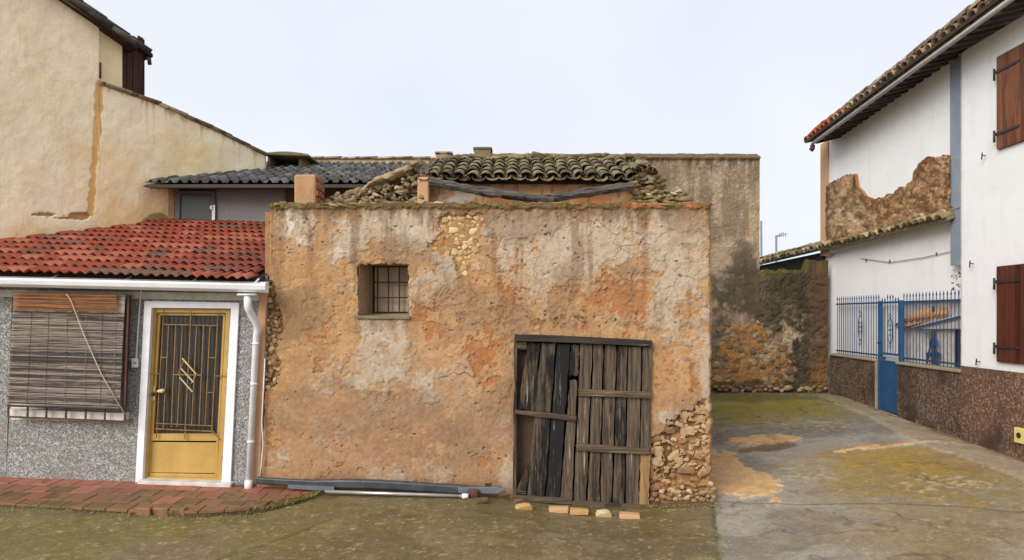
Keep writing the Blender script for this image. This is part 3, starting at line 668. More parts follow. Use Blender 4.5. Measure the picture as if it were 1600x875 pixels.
# window: splayed reveal, sill, grille of six bars, shutter boards behind
Yw = 9.05
fr = [P(560, 411, YS), P(638, 411, YS), P(638, 495, YS), P(560, 495, YS)]
bkp = [P(583, 416, Yw), P(648, 416, Yw), P(648, 489, Yw), P(583, 489, Yw)]
out = [p + Vector((0, -.0, 0)) for p in fr]
win = MB()
for i in range(4):
    j = (i + 1) % 4; win.add([out[i], out[j], bkp[j], bkp[i]], [(0, 1, 2, 3)])
win.add([p + Vector((0, .06, 0)) for p in bkp], [(0, 1, 2, 3)])
window = win.build('window', M['reveal'], shed)
pn = MB(); pn.prism([P(586, 418, Yw - .01), P(606, 418, Yw - .01), P(606, 487, Yw - .01), P(586, 487, Yw - .01)], (0, .02, 0)); pn.build('shutter_board', M['pale_board'], window)
pn = MB(); pn.prism([P(607.5, 418, Yw - .005), P(647, 418, Yw - .005), P(647, 487, Yw - .005), P(607.5, 487, Yw - .005)], (0, .02, 0)); pn.build('shutter_board', M['pale_board'], window)
for px in (590, 607, 624, 640): MB().bar(P(px, 417, Yw - .09), P(px, 488, Yw - .09), .016, .016).build('window_bar', M['rust'], window)
for py in (441, 465): MB().bar(P(585, py, Yw - .105), P(646, py, Yw - .105), .016, .012).build('window_bar', M['rust'], window)
sl = MB(); sl.prism([P(556, 493, YS - .025), P(640, 493, YS - .025), P(640, 499, YS - .025), P(556, 498, YS - .025)], (0, .12, 0)); sl.build('window_sill', M['lichen_conc'], window, bevel=.006)
# bare stones in the gaps of the plaster
stones_in(shed, SP1, YS + .035, M['pale_stone'], .02, .06, 110, 'stone', .45, 3, (.9, 1.6), .66, .8, .008)
stones_in(shed, SP2, YS + .03, M['grey_stone'], .018, .06, 75, 'stone', .40, 4, (1.0, 2.1), 1.6, .5, .012)
stones_in(shed, SP3, YS + .03, M['grey_stone'], .016, .042, 60, 'stone', .6, 5, (.8, 1.4), .6, .9)
stones_in(shed, [(1018, 768), (1112, 764), (1118, 784), (1018, 782)], YS - .04, M['grey_stone'], .015, .036, 26, 'stone', .9, 6, (1.1, 1.8), .8)
stones_in(shed, [(1106, 750), (1112, 752), (1119, 772), (1114, 784), (1106, 784)], YS + .0, M['grey_stone'], .025, .04, 8, 'stone', 1.0, 7, (.9, 1.2), .75)
# coping stones, tile scraps and moss along the top of the front wall
rr = random.Random(11)
x = 428
while x < 1108:
    r = rr.uniform(.028, .055); W = Matrix.Translation(P(x, 320.5 + rr.uniform(-1.5, 1.5) + 3.5 * (x > 1000) * 0, YS + .06 + rr.uniform(-.05, .05))) @ Matrix.Rotation(rr.uniform(-.3, .3), 4, 'Y') @ Matrix.Diagonal((r * rr.uniform(1.2, 2.4), r * 1.5, r * rr.uniform(.3, .6), 1))
    inst('coping_stone', rr.choice(STONES), W, shed, M['clay_brick'] if (x > 900 and rr.random() < .35) else M['mossy'] if rr.random() < .3 else M['rubble'])
    x += rr.uniform(6, 15)
ms = MB()
for i in range(70):
    px = rr.choice((rr.uniform(430, 560), rr.uniform(560, 760), rr.uniform(740, 900), rr.uniform(960, 1100)))
    c0 = P(px, 320 + rr.uniform(-2.5, 2), YS + rr.uniform(-.04, .1)); r = rr.uniform(.008, .026)
    V_ = [c0 + Vector((r * 1.5 * math.cos(a) * math.cos(e) * rr.uniform(.7, 1.2), r * math.sin(a) * math.cos(e), r * .7 * math.sin(e))) for e in (-.5, .6) for a in [q * 1.257 for q in range(5)]] + [c0 + Vector((0, 0, r * .8))]
    ms.add(V_, [(a, (a + 1) % 5, 5 + (a + 1) % 5, 5 + a) for a in range(5)] + [(5 + a, 5 + (a + 1) % 5, 10) for a in range(5)])
tag(ms.build('moss', M['moss'], shed, True), kind='stuff')

# ---- the fallen-in rear: back wall of the ruin, end piers, barrel tile roof, sagging beams, rubble
nu2, nv2 = 170, 60
UU, VV = np.meshgrid(np.linspace(650, 1004, nu2), np.linspace(273, 345, nv2)); Yb = 10.36
cc = np.zeros(UU.shape + (3,)) + lin(206, 162, 124)
q1 = fbm(UU / 30, VV / 20, 4, 300)
cc = mixc(cc, lin(186, 134, 92), ss(.45, .6, q1)); cc = mixc(cc, lin(210, 196, 180), gauss(UU, VV, [(715, 312, 45, 18, 1.1)]).clip(0, 1) * ss(.35, .5, fbm(UU / 20, VV / 20, 3, 310)))
cc = mixc(cc, lin(176, 110, 66), gauss(UU, VV, [(920, 312, 30, 12, .9), (780, 312, 30, 10, .6)]).clip(0, 1))
cc = mixc(cc, lin(96, 76, 58), ss(.62, .7, fbm(UU / 4, VV / 30, 4, 320)) * .6)
PTb = np.stack([(UU - 800) * Yb / F, np.full_like(UU, Yb) - (q1 - .5) * .03, H - (VV - HOR) * Yb / F], -1)
grid('ruin_wall', PTb, M['plaster'], shed, cc, None, True)
b_ = MB(); b_.box(P(652, 276, 10.1), P(670, 345, 10.1) + Vector((0, .5, 0))); b_.build('pier', M['tan'], shed, bevel=.02)
b_ = MB(); b_.box(P(990, 276, 10.2), P(1003, 345, 10.2) + Vector((0, .4, 0))); b_.build('pier', M['tan'], shed, bevel=.02)
roof_o = P(668, 281, 10.15); pitch = math.atan(.34); ey = Vector((0, math.cos(pitch), math.sin(pitch)))
x0r, x1r = P(664, 0, 10.15).x, P(1000, 0, 10.15).x
rb = MB(); zz = roof_o.z + .03
rb.prism([Vector((x0r, 10.3, zz)), Vector((x1r, 10.3, zz)), Vector((x1r + .1, 12.2, zz + 2 * .34)), Vector((x0r, 12.2, zz + 2 * .34))], (0, 0, -.06))
roof = rb.build('roof', M['roof_fill'], shed)
cov = tile_mesh('cover_tile', arc(.085, 8, .75), .46, .011, .80, 2, M['old_tile'])
chan = tile_mesh('channel_tile', [(x_, -z_) for x_, z_ in arc(.09, 8, .55)], .46, .011, .88, 2, M['old_tile'])
ntc = 16; px_ = (x1r - x0r) / ntc; rr = random.Random(21)
for j in range(5):
    for i in range(ntc + 1):
        for kind in (0, 1):
            xx = x0r + px_ * (i + .5 * kind)
            if xx > x1r + .05: continue
            o = Vector((xx + rr.uniform(-.012, .012), 10.15, roof_o.z + .01 + .035 * math.sin(i * 1.3) * .3)) + ey * (j * .36 + rr.uniform(-.035, .02) - (.03 if kind else .09) * (1 if j == 0 else 0))
            o.z += (.045 if kind else .055) + j * .004
            Wt = frame(o, (1, rr.uniform(-.05, .05), rr.uniform(-.03, .03)), ey + Vector((rr.uniform(-.06, .06), 0, -.035)))
            inst('cover_tile' if kind else 'channel_tile', cov if kind else chan, Wt, roof)
# broken ridge: mortar lumps and scraps
stones_in(roof, [(690, 247), (760, 243), (1000, 243), (1006, 258), (690, 259)], 11.75, M['ridge'], .03, .07, 90, 'ridge_stone', 1.6, 24, (1.6, 3.0), .4, .15, .15)
# two sagging roof poles
def pole(pts, rs, seed):
    rr2 = random.Random(seed); path = []; r2 = []
    for a in range(len(pts) - 1):
        for t in range(6):
            f = t / 6; p = Vector(pts[a]).lerp(Vector(pts[a + 1]), f); path.append(p + Vector((0, 0, rr2.uniform(-.004, .004)))); r2.append(rs[a] + (rs[a + 1] - rs[a]) * f + rr2.uniform(-.010, .010))
    path.append(Vector(pts[-1])); r2.append(rs[-1]); m_ = MB().tube(path, r2, 7)
    for q in range(9):                                                          # splinters and split edges along the pole
        a = rr2.randrange(1, len(path) - 3); o = Vector((0, rr2.uniform(-.045, -.02), rr2.uniform(-.035, .035)))
        m_.tube([path[a] + o, path[a + 1] + o * 1.15, path[a + 2] + o * .95], [.006, rr2.uniform(.010, .018), .004], 4)
    return m_
pole([P(671, 283, 9.95), P(740, 297, 9.93), P(820, 308, 9.9), P(866, 312, 9.88)], [.056, .064, .066, .04], 1).build('beam', M['beam_wood'], shed)
pole([P(989, 290, 10.0), P(930, 299, 9.96), P(870, 308, 9.94), P(836, 311, 9.95)], [.060, .064, .066, .04], 2).build('beam', M['beam_wood'], shed)
pole([P(748, 300, 9.86), P(800, 309, 9.85), P(845, 316, 9.85)], [.012, .02, .012], 3).build('beam_splinter', M['beam_wood'], shed)
# left rubble gable
RG1 = [(494, 322), (508, 309), (528, 300), (548, 298), (572, 290), (590, 284), (612, 276), (640, 262), (652, 262), (660, 275), (660, 322)]
b_ = MB(); b_.prism([P(x_ + 0, y_ + 5, 10.32) for x_, y_ in reversed(RG1)], (0, .3, 0)); b_.build('rubble_core', M['dark_mortar'], shed)
stones_in(shed, [(x_, y_ + 3) for x_, y_ in RG1], 10.2, M['rubble'], .02, .048, 230, 'rubble_stone', 1.4, 31, (1.1, 2.2), .42, .7, .08)
for (px, py, sx, sz, a) in ((582, 288, .10, .035, .5), (594, 282, .12, .05, .35), (609, 277, .13, .06, .3), (624, 271, .12, .055, .4), (637, 265, .11, .045, .5), (648, 259, .09, .035, .5)):
    inst('mortar_cap', STONES[int(px) % 12], Matrix.Translation(P(px, py, 10.14)) @ Matrix.Rotation(-a, 4, 'Y') @ Matrix.Diagonal((sx, .12, sz, 1)), shed, M['sand_cap'])
cap_t = inst('cover_tile', cov, frame(P(640, 263, 10.1), (1, 0, -.5), (.3, .9, .3)), shed)
# right rubble end with mossy flat stones
RG2 = [(989, 322), (990, 272), (996, 258), (1010, 256), (1024, 264), (1034, 276), (1040, 290), (1052, 300), (1062, 296), (1070, 308), (1084, 322)]
b_ = MB(); b_.prism([P(x_, y_ + 5, 10.3) for x_, y_ in reversed(RG2)], (0, .3, 0)); b_.build('rubble_core', M['dark_mortar'], shed)
stones_in(shed, [(x_, y_ + 2) for x_, y_ in RG2], 10.18, M['mossy'], .022, .05, 130, 'rubble_stone', 1.5, 33, (1.4, 2.6), .42, .25, .06)
for i, (px, py, a) in enumerate(((1004, 262, .5), (1012, 262, .75), (1020, 268, .9), (996, 266, .3))):
    inst('cover_tile', cov, frame(P(px, py, 10.0), (1, .1, -a), (.15, 1, .3)), shed)
wd = MB()
for i in range(60):
    c0 = P(rr.choice((rr.uniform(465, 500), rr.uniform(560, 590), rr.uniform(1050, 1064))), 319, rr.uniform(8.6, 9.2)); a = rr.uniform(0, 6.28); h_ = rr.uniform(.02, .055)
    wd.add([c0, c0 + Vector((.012, 0, 0)), c0 + Vector((math.cos(a) * h_ * .8, math.sin(a) * h_ * .8, h_))], [(0, 1, 2)])
tag(wd.build('moss_tuft', M['moss'], shed), kind='stuff')

# ---- plank door (crop coordinates: 2.653 px per photo pixel from 780, 500)
def K(x_, y_, Y_=8.455): return P(780 + x_ / 2.653, 500 + y_ / 2.653, Y_)
dth = (0, .03, 0)
door = plank(MB(), K(63, 57, 8.40), K(636, 84, 8.40), K(636, 109, 8.40), K(63, 86, 8.40), (0, .09, 0), 3, .004, .004, 1).build('door', M['lintel_wood'], shed, bevel=.004)
MB().prism([K(55, 95, 8.58), K(150, 95, 8.58), K(150, 775, 8.58), K(55, 775, 8.58)], (0, .03, 0)).build('inner_board', M['inner_board'], door)
MB().prism([K(152, 95, 8.66), K(640, 95, 8.66), K(640, 775, 8.66), K(152, 775, 8.66)], (0, .03, 0)).build('gap_shade_sheet', M['dark'], door)  # near-black sheet puts the shade of the opening behind the plank gaps
plank(MB(), K(60, 92, 8.43), K(74, 92, 8.43), K(70, 745, 8.43), K(56, 745, 8.43), (0, .16, 0), 8, .003, .004, 2).build('door_post', M['old_wood'], door)
plank(MB(), K(68, 90, 8.44), K(115, 92, 8.44), K(112, 122, 8.44), K(66, 120, 8.44), dth, 3, .003, .004, 3).build('block', M['old_wood_x'], door)
PL = [((118, 94), (168, 94), (152, 372), (76, 370), 'old_wood'), ((172, 94), (236, 97), (190, 733), (116, 728), 'old_wood'), ((240, 98), (296, 98), (250, 738), (193, 734), 'old_wood_dark'),
      ((298, 100), (333, 102), (329, 229), (287, 229), 'old_wood'), ((291, 250), (326, 250), (304, 742), (253, 738), 'old_wood'),
      ((337, 96), (388, 98), (361, 760), (308, 752), 'old_wood'), ((391, 99), (433, 101), (415, 762), (365, 760), 'old_wood'), ((436, 101), (487, 104), (467, 764), (418, 762), 'old_wood'),
      ((490, 104), (532, 107), (520, 766), (470, 764), 'old_wood'), ((535, 107), (591, 109), (578, 768), (523, 766), 'old_wood'), ((594, 109), (635, 110), (628, 556), (584, 550), 'old_wood'), ((584, 556), (627, 560), (622, 770), (578, 768), 'old_wood_tan')]
for i, (a, b2, c2, d2, m_) in enumerate(PL):
    yy = 8.455 + rr.uniform(-.006, .006)
    a, d2 = (a[0] + 2, a[1]), (d2[0] + 2, d2[1]); b2, c2 = (b2[0] - 2, b2[1]), (c2[0] - 2, c2[1])
    plank(MB(), K(*a, yy), K(*b2, yy), K(*c2, yy), K(*d2, yy), dth, 14, .006, .014, 40 + i).build('plank', M[m_], door)
for i, (a, b2, c2, d2) in enumerate((((66, 371), (320, 399), (320, 421), (66, 389)), ((328, 286), (630, 300), (630, 326), (328, 313)), ((320, 513), (622, 533), (622, 559), (320, 541)))):
    MBp = plank(MB(), K(*b2, 8.42), K(*c2, 8.42), K(*d2, 8.42), K(*a, 8.42), (0, .034, 0), 9, .004, .01, 60 + i); MBp.build('batten', M['old_wood_x'], door)
plank(MB(), K(303, 744, 8.41), K(303, 765, 8.41), K(58, 750, 8.41), K(58, 727, 8.41), (0, .05, 0), 6, .004, .01, 71).build('bottom_rail', M['old_wood_x'], door)
plank(MB(), K(624, 770, 8.40), K(622, 794, 8.40), K(300, 775, 8.40), K(302, 752, 8.40), (0, .05, 0), 6, .004, .01, 72).build('bottom_rail', M['old_wood_x'], door)
plank(MB(), K(130, 580, 8.45), K(128, 640, 8.45), K(110, 716, 8.45), K(66, 716, 8.45), dth, 4, .003, .004, 73).build('broken_board', M['old_wood'], door)
plank(MB(), K(62, 706, 8.44), K(112, 708, 8.44), K(112, 722, 8.44), K(62, 722, 8.44), dth, 3, .003, .004, 74).build('broken_board', M['old_wood_x'], door)
MB().box(K(440, 765, 8.36), K(500, 785, 8.42)).build('door_foot', M['lintel_wood'], door, bevel=.006)
MB().box(K(560, 790, 8.33), K(624, 806, 8.42)).build('door_foot', M['old_wood_x'], door, bevel=.008)
# ================================================================== LEFT GREY HOUSE
YH = 8.5
house = thing('grey_house', 'low grey rendered house with red tiled roof, yellow door and white gutter', 'house', (-4.6, 9.5, -.05))
ws = MB()
def H4(x_, y_, Y_=YH): return P(190 + x_ / 2.575, 440 + y_ / 2.575, Y_)
facade = [P(-420, 430, YH), P(14, 430, YH), P(14, 780, YH), P(-420, 780, YH)]
def wallpoly(*pts, th=.25):
    ws.prism([P(a, b, YH) for a, b in reversed(pts)], (0, th, 0))
wallpoly((-420, 430), (20, 430), (8, 780), (-420, 780)); wallpoly((20, 430), (196, 430), (196, 462), (20, 458)); wallpoly((14, 656), (192, 660), (190, 780), (8, 780))
wallpoly((196, 430), (238, 430), (221, 780), (190, 780)); wallpoly((238, 430), (362, 430), (361, 481), (237, 480)); wallpoly((362, 430), (418, 430), (404, 780), (345, 780))
hw = ws.build('wall', M['worm_grey'], house)
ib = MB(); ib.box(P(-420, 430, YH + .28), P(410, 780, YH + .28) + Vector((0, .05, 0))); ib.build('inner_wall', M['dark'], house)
fs = MB(); fs.prism([P(-420, 446, YH - .012), P(412, 459, YH - .012), P(412, 470, YH - .012), P(-420, 457, YH - .012)][::-1], (0, .02, 0)); fs.build('eaves_band', M['off_white'], house)
sf = MB(); sf.prism([P(-420, 438, 8.27), P(414, 449, 8.27), P(414, 446, 8.27), P(-420, 434, 8.27)][::-1], (0, .22, 0)); sf.build('soffit', M['off_white'], house)
# door surround and door
fr_o = [(92, 78), (472, 85), (437, 825), (55, 808)]; fr_i = [(120, 105), (440, 108), (402, 806), (82, 803)]
sur = MB()
for i in (3, 0, 1):
    j = (i + 1) % 4; sur.prism([H4(*fr_o[i], YH - .03), H4(*fr_o[j], YH - .03), H4(*fr_i[j], YH - .03), H4(*fr_i[i], YH - .03)][::-1], (0, .16, 0))
sur.build('door_surround', M['white_frame'], house)
Yd = YH + .06
df_o = [(121, 106), (439, 109), (403, 803), (83, 800)]; df_i = [(140, 124), (420, 126), (384, 790), (103, 786)]
fm = MB()
for i in range(4):
    j = (i + 1) % 4; fm.prism([H4(*df_o[i], Yd - .03), H4(*df_o[j], Yd - .03), H4(*df_i[j], Yd - .03), H4(*df_i[i], Yd - .03)][::-1], (0, .09, 0))
hdoor = fm.build('door', M['gold'], house)
lf_o = [(142, 126), (418, 128), (383, 788), (105, 784)]; gl = [(156, 136), (408, 138), (386, 612), (128, 612)]
lf = MB()
lf.prism([H4(142, 126, Yd), H4(418, 128, Yd), H4(408, 138, Yd), H4(156, 136, Yd)][::-1], (0, .05, 0))
lf.prism([H4(142, 126, Yd), H4(156, 136, Yd), H4(128, 612, Yd), H4(112, 612, Yd)][::-1], (0, .05, 0))
lf.prism([H4(418, 128, Yd), H4(393, 612, Yd), H4(384, 612, Yd), H4(408, 138, Yd)][::-1], (0, .05, 0))
lf.prism([H4(112, 612, Yd), H4(393, 612, Yd), H4(390, 642, Yd), H4(110, 640, Yd)][::-1], (0, .05, 0))
lf.prism([H4(110, 640, Yd), H4(120, 640, Yd), H4(116, 776, Yd), H4(105, 776, Yd)][::-1], (0, .05, 0))
lf.prism([H4(380, 642, Yd), H4(390, 642, Yd), H4(385, 780, Yd), H4(375, 780, Yd)][::-1], (0, .05, 0))
lf.prism([H4(105, 770, Yd), H4(385, 776, Yd), H4(383, 788, Yd), H4(105, 784, Yd)][::-1], (0, .05, 0))
lf.build('door_leaf', M['gold'], hdoor, bevel=.004)
MB().prism([H4(118, 646, Yd + .012), H4(382, 648, Yd + .012), H4(377, 772, Yd + .012), H4(114, 768, Yd + .012)][::-1], (0, .02, 0)).build('door_panel', M['gold'], hdoor, bevel=.006)
MB().prism([H4(*p, Yd + .03) for p in gl][::-1], (0, .01, 0)).build('door_glass', M['door_glass'], hdoor)
Yg = Yd - .03
def dbar(a, b2, w_=.010, m_='bronze', nm='bar', y_=0): MB().bar(H4(*a, Yg + y_), H4(*b2, Yg + y_), w_, w_).build(nm, M[m_], hdoor)
for a, b2 in (((170, 115), (140, 630)), ((280, 118), (254, 635)), ((190, 172), (168, 590)), ((218, 175), (200, 585)), ((245, 175), (224, 585)), ((302, 178), (282, 582)), ((330, 178), (312, 582)), ((356, 178), (336, 582)), ((388, 128), (362, 612))): dbar(a, b2)
for a, b2 in (((172, 172), (390, 177)), ((138, 570), (366, 580)), ((135, 592), (362, 602)), ((155, 305), (186, 305)), ((352, 306), (380, 306)), ((340, 446), (372, 446)), ((115, 371), (152, 371)), ((205, 374), (322, 376)), ((378, 379), (428, 380)), ((366, 600), (396, 636)), ((250, 318), (302, 374)), ((302, 374), (280, 410)), ((228, 372), (250, 318))): dbar(a, b2, .011, 'bronze', 'bar', -.006)
for a, b2 in (((244, 308), (300, 372)), ((240, 350), (290, 405)), ((234, 385), (286, 444))): dbar(a, b2, .013, 'brass', 'diagonal_bar', -.014)
for yy_ in (180, 420, 700):
    MB().tube([H4(437 - (yy_ - 106) * .052, yy_ - 12, Yd - .04), H4(437 - (yy_ - 106) * .052, yy_ + 12, Yd - .04)], .009, 8).build('hinge', M['gold'], hdoor, True)
hp = MB(); hp.prism([H4(118, 420, Yd - .012), H4(136, 420, Yd - .012), H4(134, 478, Yd - .012), H4(114, 486, Yd - .012)][::-1], (0, .012, 0)); handle = hp.build('lock_plate', M['brass'], hdoor, bevel=.004)
MB().tube([H4(125, 452, Yd - .02), H4(126, 452, Yd - .05)], .022, 10).build('lock', M['black_iron'], hdoor, True)
MB().tube([H4(144, 441, Yd - .02), H4(148, 441, Yd - .05), H4(162, 440, Yd - .055), H4(174, 438, Yd - .05)], [.012, .016, .026, .02], 10).build('handle', M['brass'], hdoor, True)
th_ = MB(); th_.prism([H4(60, 800, YH - .10), H4(440, 812, YH - .10), H4(436, 834, YH - .10), H4(62, 822, YH - .10)][::-1], (0, .26, 0)); th_.build('threshold', M['off_white'], house, bevel=.01)
# window behind the blind: reveal, white shelf and rusty grille
wnd = MB().prism([P(20, 458, YH + .02), P(196, 462, YH + .02), P(192, 660, YH + .02), P(14, 656, YH + .02)][::-1], (0, .03, 0)).build('window', M['off_white'], house)
def B3(x_, y_, Y_): return P(x_ / 3.805, 440 + y_ / 3.805, Y_)
Yq = YH - .16
for a, b2 in (((50, 735), (50, 805)), ((165, 738), (163, 808)), ((277, 741), (275, 812)), ((393, 745), (391, 818)), ((510, 749), (508, 824)), ((625, 753), (622, 828)), ((742, 742), (742, 834))):
    MB().bar(B3(*a, Yq), B3(*b2, Yq), .016, .016).build('grille_bar', M['rust'], wnd)
for a, b2 in (((46, 803), (746, 832)), ((46, 738), (746, 762)), ((766, 80), (742, 742))):
    MB().bar(B3(*a, Yq - .012), B3(*b2, Yq - .012), .018, .018).build('grille_rail', M['rust'], wnd)
gs = MB(); gs.prism([B3(752, 78, Yq), B3(775, 78, YH - .01), B3(748, 745, YH - .01), B3(726, 742, Yq)], (.012, 0, 0)); gs.build('grille_side', M['rust'], wnd)
sh_ = MB(); sh_.prism([B3(56, 758, YH - .10), B3(742, 782, YH - .10), B3(740, 826, YH - .10), B3(54, 798, YH - .10)][::-1], (0, .12, 0)); sh_.build('window_shelf', M['off_white'], wnd)
rs = random.Random(6)
# gutter, brackets, downpipe, conduit
Yg0 = 8.14
prof = [(-.0, .0), (-.055, .0), (-.095, .03), (-.105, .075), (-.098, .10), (-.09, .10), (-.092, .072), (-.08, .035), (-.05, .012), (0, .012), (0, .12), (.012, .12), (.012, 0)]
ga, gb = P(-300, 441, Yg0), P(413, 457, Yg0)
gt = MB(); gt.prism([Vector((ga.x, Yg0 + a + .1, ga.z + b2)) for a, b2 in prof], gb - ga)
gutter = gt.build('gutter', M['white_pvc'], house, False, .004)
for px in (80, 196, 300, 398):
    t = (px + 300) / 713; c0 = ga.lerp(gb, t)
    MB().bar(c0 + Vector((0, .0, .10)), c0 + Vector((0, .13, .155)), .02, .006, (0, 0, 1)).build('gutter_bracket', M['white_pvc'], gutter)
MB().prism([c0 + gb - c0 + Vector((0, .1 + a, b2)) for a, b2 in ((.014, -.004), (-.06, -.004), (-.10, .03), (-.112, .075), (-.104, .106), (.014, .124))], (.012, 0, 0)).build('gutter_end', M['white_pvc'], gutter)
dp = MB(); c1 = P(387, 459, Yg0 + .04)
dp.prism([c1 + Vector((-.10, -.05, 0)), c1 + Vector((.10, -.05, 0)), c1 + Vector((.10, .05, 0)), c1 + Vector((-.10, .05, 0))], (0, 0, -.02))
dp.tube([P(387, 460, Yg0 + .04), P(387, 478, Yg0 + .04), P(389, 484, Yg0 + .06), P(401, 506, Yg0 + .24), P(402.5, 514, Yg0 + .26), P(400.5, 522, YH - .08), P(388, 766, YH - .08)], [.042, .042, .042, .040, .040, .036, .036], 14)
dpo = dp.build('downpipe', M['white_pvc'], house, True)
for py in (537, 600, 690):
    x_ = 400.5 - (py - 522) / 244 * 12.5
    MB().tube([P(x_, py - 2, YH - .08), P(x_, py + 2, YH - .08)], .041, 14).build('pipe_strap', M['white_pvc'], dpo, True)
MB().tube([P(388.5, 750, YH - .08), P(388, 766, YH - .085)], .045, 14).build('pipe_socket', M['white_pvc'], dpo, True)
MB().tube([P(343, 757, YH - .04), P(366, 758, YH - .04), P(384, 758, YH - .05), P(400, 757, YH - .04)], .008, 6).build('hose_stub', M['grey_frame'], house, True)
MB().bar(P(220.5, 452, YH - .012), P(213, 561, YH - .012), .014, .014).build('conduit', M['white_pvc'], house)
MB().box(P(205, 560, YH - .045), P(218, 574, YH)).build('switch_box', M['white_pvc'], house, bevel=.006)
MB().tube([P(211, 567, YH - .046), P(211, 567, YH - .052)], .012, 8).build('switch_button', M['grey_frame'], house)
# pale edge strip and hanging wire between the house and the shed
MB().prism([P(405, 440, YH - .02), P(417, 440, YH - .02), P(405, 775, YH - .02), P(393, 775, YH - .02)][::-1], (0, .12, 0)).build('corner_strip', M['tan'], shed, bevel=.01)
MB().tube([P(414, 560, YH - .04), P(411, 620, YH - .045), P(409, 660, YH - .045), P(411, 695, YH - .045), P(408, 728, YH - .045), P(406, 745, YH - .05)], .007, 6).build('hanging_wire', M['white_pvc'], house, True)
# red roof
def rz(x_, y_): return 2.345 + .3 * (y_ - 8.2) - .03 * (x_ + 4.3)
dk = MB(); dk.prism([Vector((-6.9, 8.29, rz(-6.9, 8.29) - .03)), Vector((-2.84, 8.29, rz(-2.84, 8.29) - .03)), Vector((-2.84, 11.6, rz(-2.84, 11.6) - .04)), Vector((-5.3, 11.6, rz(-5.3, 11.6) - .04)), Vector((-6.9, 9.45, rz(-6.9, 9.45) - .04))], (0, 0, -.05))
rroof = dk.build('roof', M['roof_fill'], house)
rt1 = tile_mesh('roof_tile', wave(.226, .036, 2, 6), .34, .016, 1.0, 1, M['red_tile'])
ex = Vector((1, 0, -.03)); eyr = Vector((0, 1, .3)).normalized(); rr = random.Random(31)
for j in range(12):
    for i in range(19):
        x_ = -7.0 + .222 * i + rr.uniform(-.003, .003); d_ = j * .293
        y_ = 8.08 + d_ * eyr.y
        wallx = -6.71 + (y_ + .12 - 9.69) * .75
        if x_ - .06 < wallx or x_ > -2.93: continue
        o = Vector((x_, y_ + rr.uniform(-.006, .006), rz(x_, y_) + .042 + rr.uniform(-.003, .003)))
        worn = (x_ > -4.3 + .18 * j and rr.random() < .75) or rr.random() < .22
        inst('roof_tile', rt1, frame(o, ex + Vector((0, rr.uniform(-.012, .012), rr.uniform(-.008, .008))), Vector((0, 1, .3 - .125))), rroof, M['red_tile_worn'] if worn else None)
fl = MB(); fl.bar(CW(-60, 401, -.06) + Vector((0, 0, .02)), CW(262, 352.5, -.06) + Vector((0, 0, .03)), .14, .03, (.3, 0, 1)); fl.build('roof_flashing', M['clay_brick'], house)

# rolled cane blind hanging over the window: a thing of its own
Yb_ = YH - .20
blind = thing('cane_blind', 'frayed grey cane roller blind with orange top hanging over the window', 'blind', P(110, 636, Yb_))
rs = random.Random(8); nsl = 104
for i in range(nsl):
    t = (i + .5) / nsl; y0, y1 = 62 + (728 - 62) * t, 76 + (754 - 76) * t; xl, xr = 80 - 35 * t, 748 - 33 * t
    top = t < .165; j = rs.uniform(-2.2, 2.2); w_ = rs.uniform(.0065, .0092)
    yo = Yb_ - (.028 if top else 0) + rs.uniform(-.004, .004)
    xr2 = xr - (48 if (top and rs.random() < 1) else 0) - rs.uniform(0, 7); xl2 = xl + rs.uniform(-3, 4)
    MB().bar(B3(xl2, y0 + j, yo), B3(xr2, y1 + j + rs.uniform(-1.5, 1.5), yo), w_, .006).build('slat', M['slat_hi'] if top else M['slat'], blind)
bk = MB()
bk.prism([B3(82, 66, Yb_ + .012), B3(744, 80, Yb_ + .012), B3(712, 748, Yb_ + .012), B3(48, 724, Yb_ + .012)][::-1], (0, .004, 0)); bk.build('backing_weave', M['slat'], blind)
MB().bar(B3(80, 172, Yb_ - .036), B3(704, 184, Yb_ - .036), .010, .012).build('valance_batten', M['old_wood_tan'], blind)
for x0_, x1_ in ((188, 160), (292, 268), (402, 385), (515, 500), (610, 596), (690, 672)):
    MB().bar(B3(x0_, 180, Yb_ - .0055), B3(x1_, 738, Yb_ - .0055), .003, .003).build('stitching', M['slat'], blind)
MB().bar(B3(44, 735, Yb_ - .004), B3(716, 758, Yb_ - .004), .014, .014).build('bottom_batten', M['slat'], blind)
MB().tube([B3(392, 74, Yb_ - .045), B3(408, 88, Yb_ - .05), B3(425, 120, Yb_ - .05), B3(500, 320, Yb_ - .035), B3(600, 545, Yb_ - .03), B3(742, 790, Yb_ - .02)], .006, 6).build('pull_cord', M['cord'], blind, True)

# ================================================================== CREAM GABLE HOUSE (left, behind)
gable = thing('cream_gable_house', 'tall cream rendered house with bare side wall and dark plank gable', 'house', (-7.5, 10.5, 0))
gcol = lambda: None
def cream_top(px): return np.interp(px, [-260, 100, 154.9, 155, 175, 250, 330, 415], [-246, -2, 33, 126, 131, 160, 196, 240])
nu3, nv3 = 340, 300
UU, TT = np.meshgrid(np.concatenate([np.linspace(-260, 0, 40, endpoint=False), np.linspace(0, 416, nu3 - 40)]), np.linspace(0, 1, nv3))
tp = cream_top(UU); bt = np.interp(UU, [-260, 0, 270, 416], [450, 396, 356, 330]); VV = tp + (bt - tp) * TT
nn = fbm(UU / 45, VV / 45, 5, 400); n5 = fbm(UU / 12, VV / 12, 4, 410)
cc = np.zeros(UU.shape + (3,)) + lin(246, 232, 200); cc = mixc(cc, lin(240, 222, 186), ss(.4, .65, nn) * .6)
cc = mixc(cc, lin(243, 228, 196), ss(.55, .7, fbm(UU / 70, VV / 70, 3, 420)))
cc = mixc(cc, lin(236, 202, 140), ss(.35, .9, fbm(UU / 60, VV / 60, 3, 425) + .45 * ss(60, 0, bt - VV) + .2 * ss(200, 0, bt - VV) - .15) * .8)
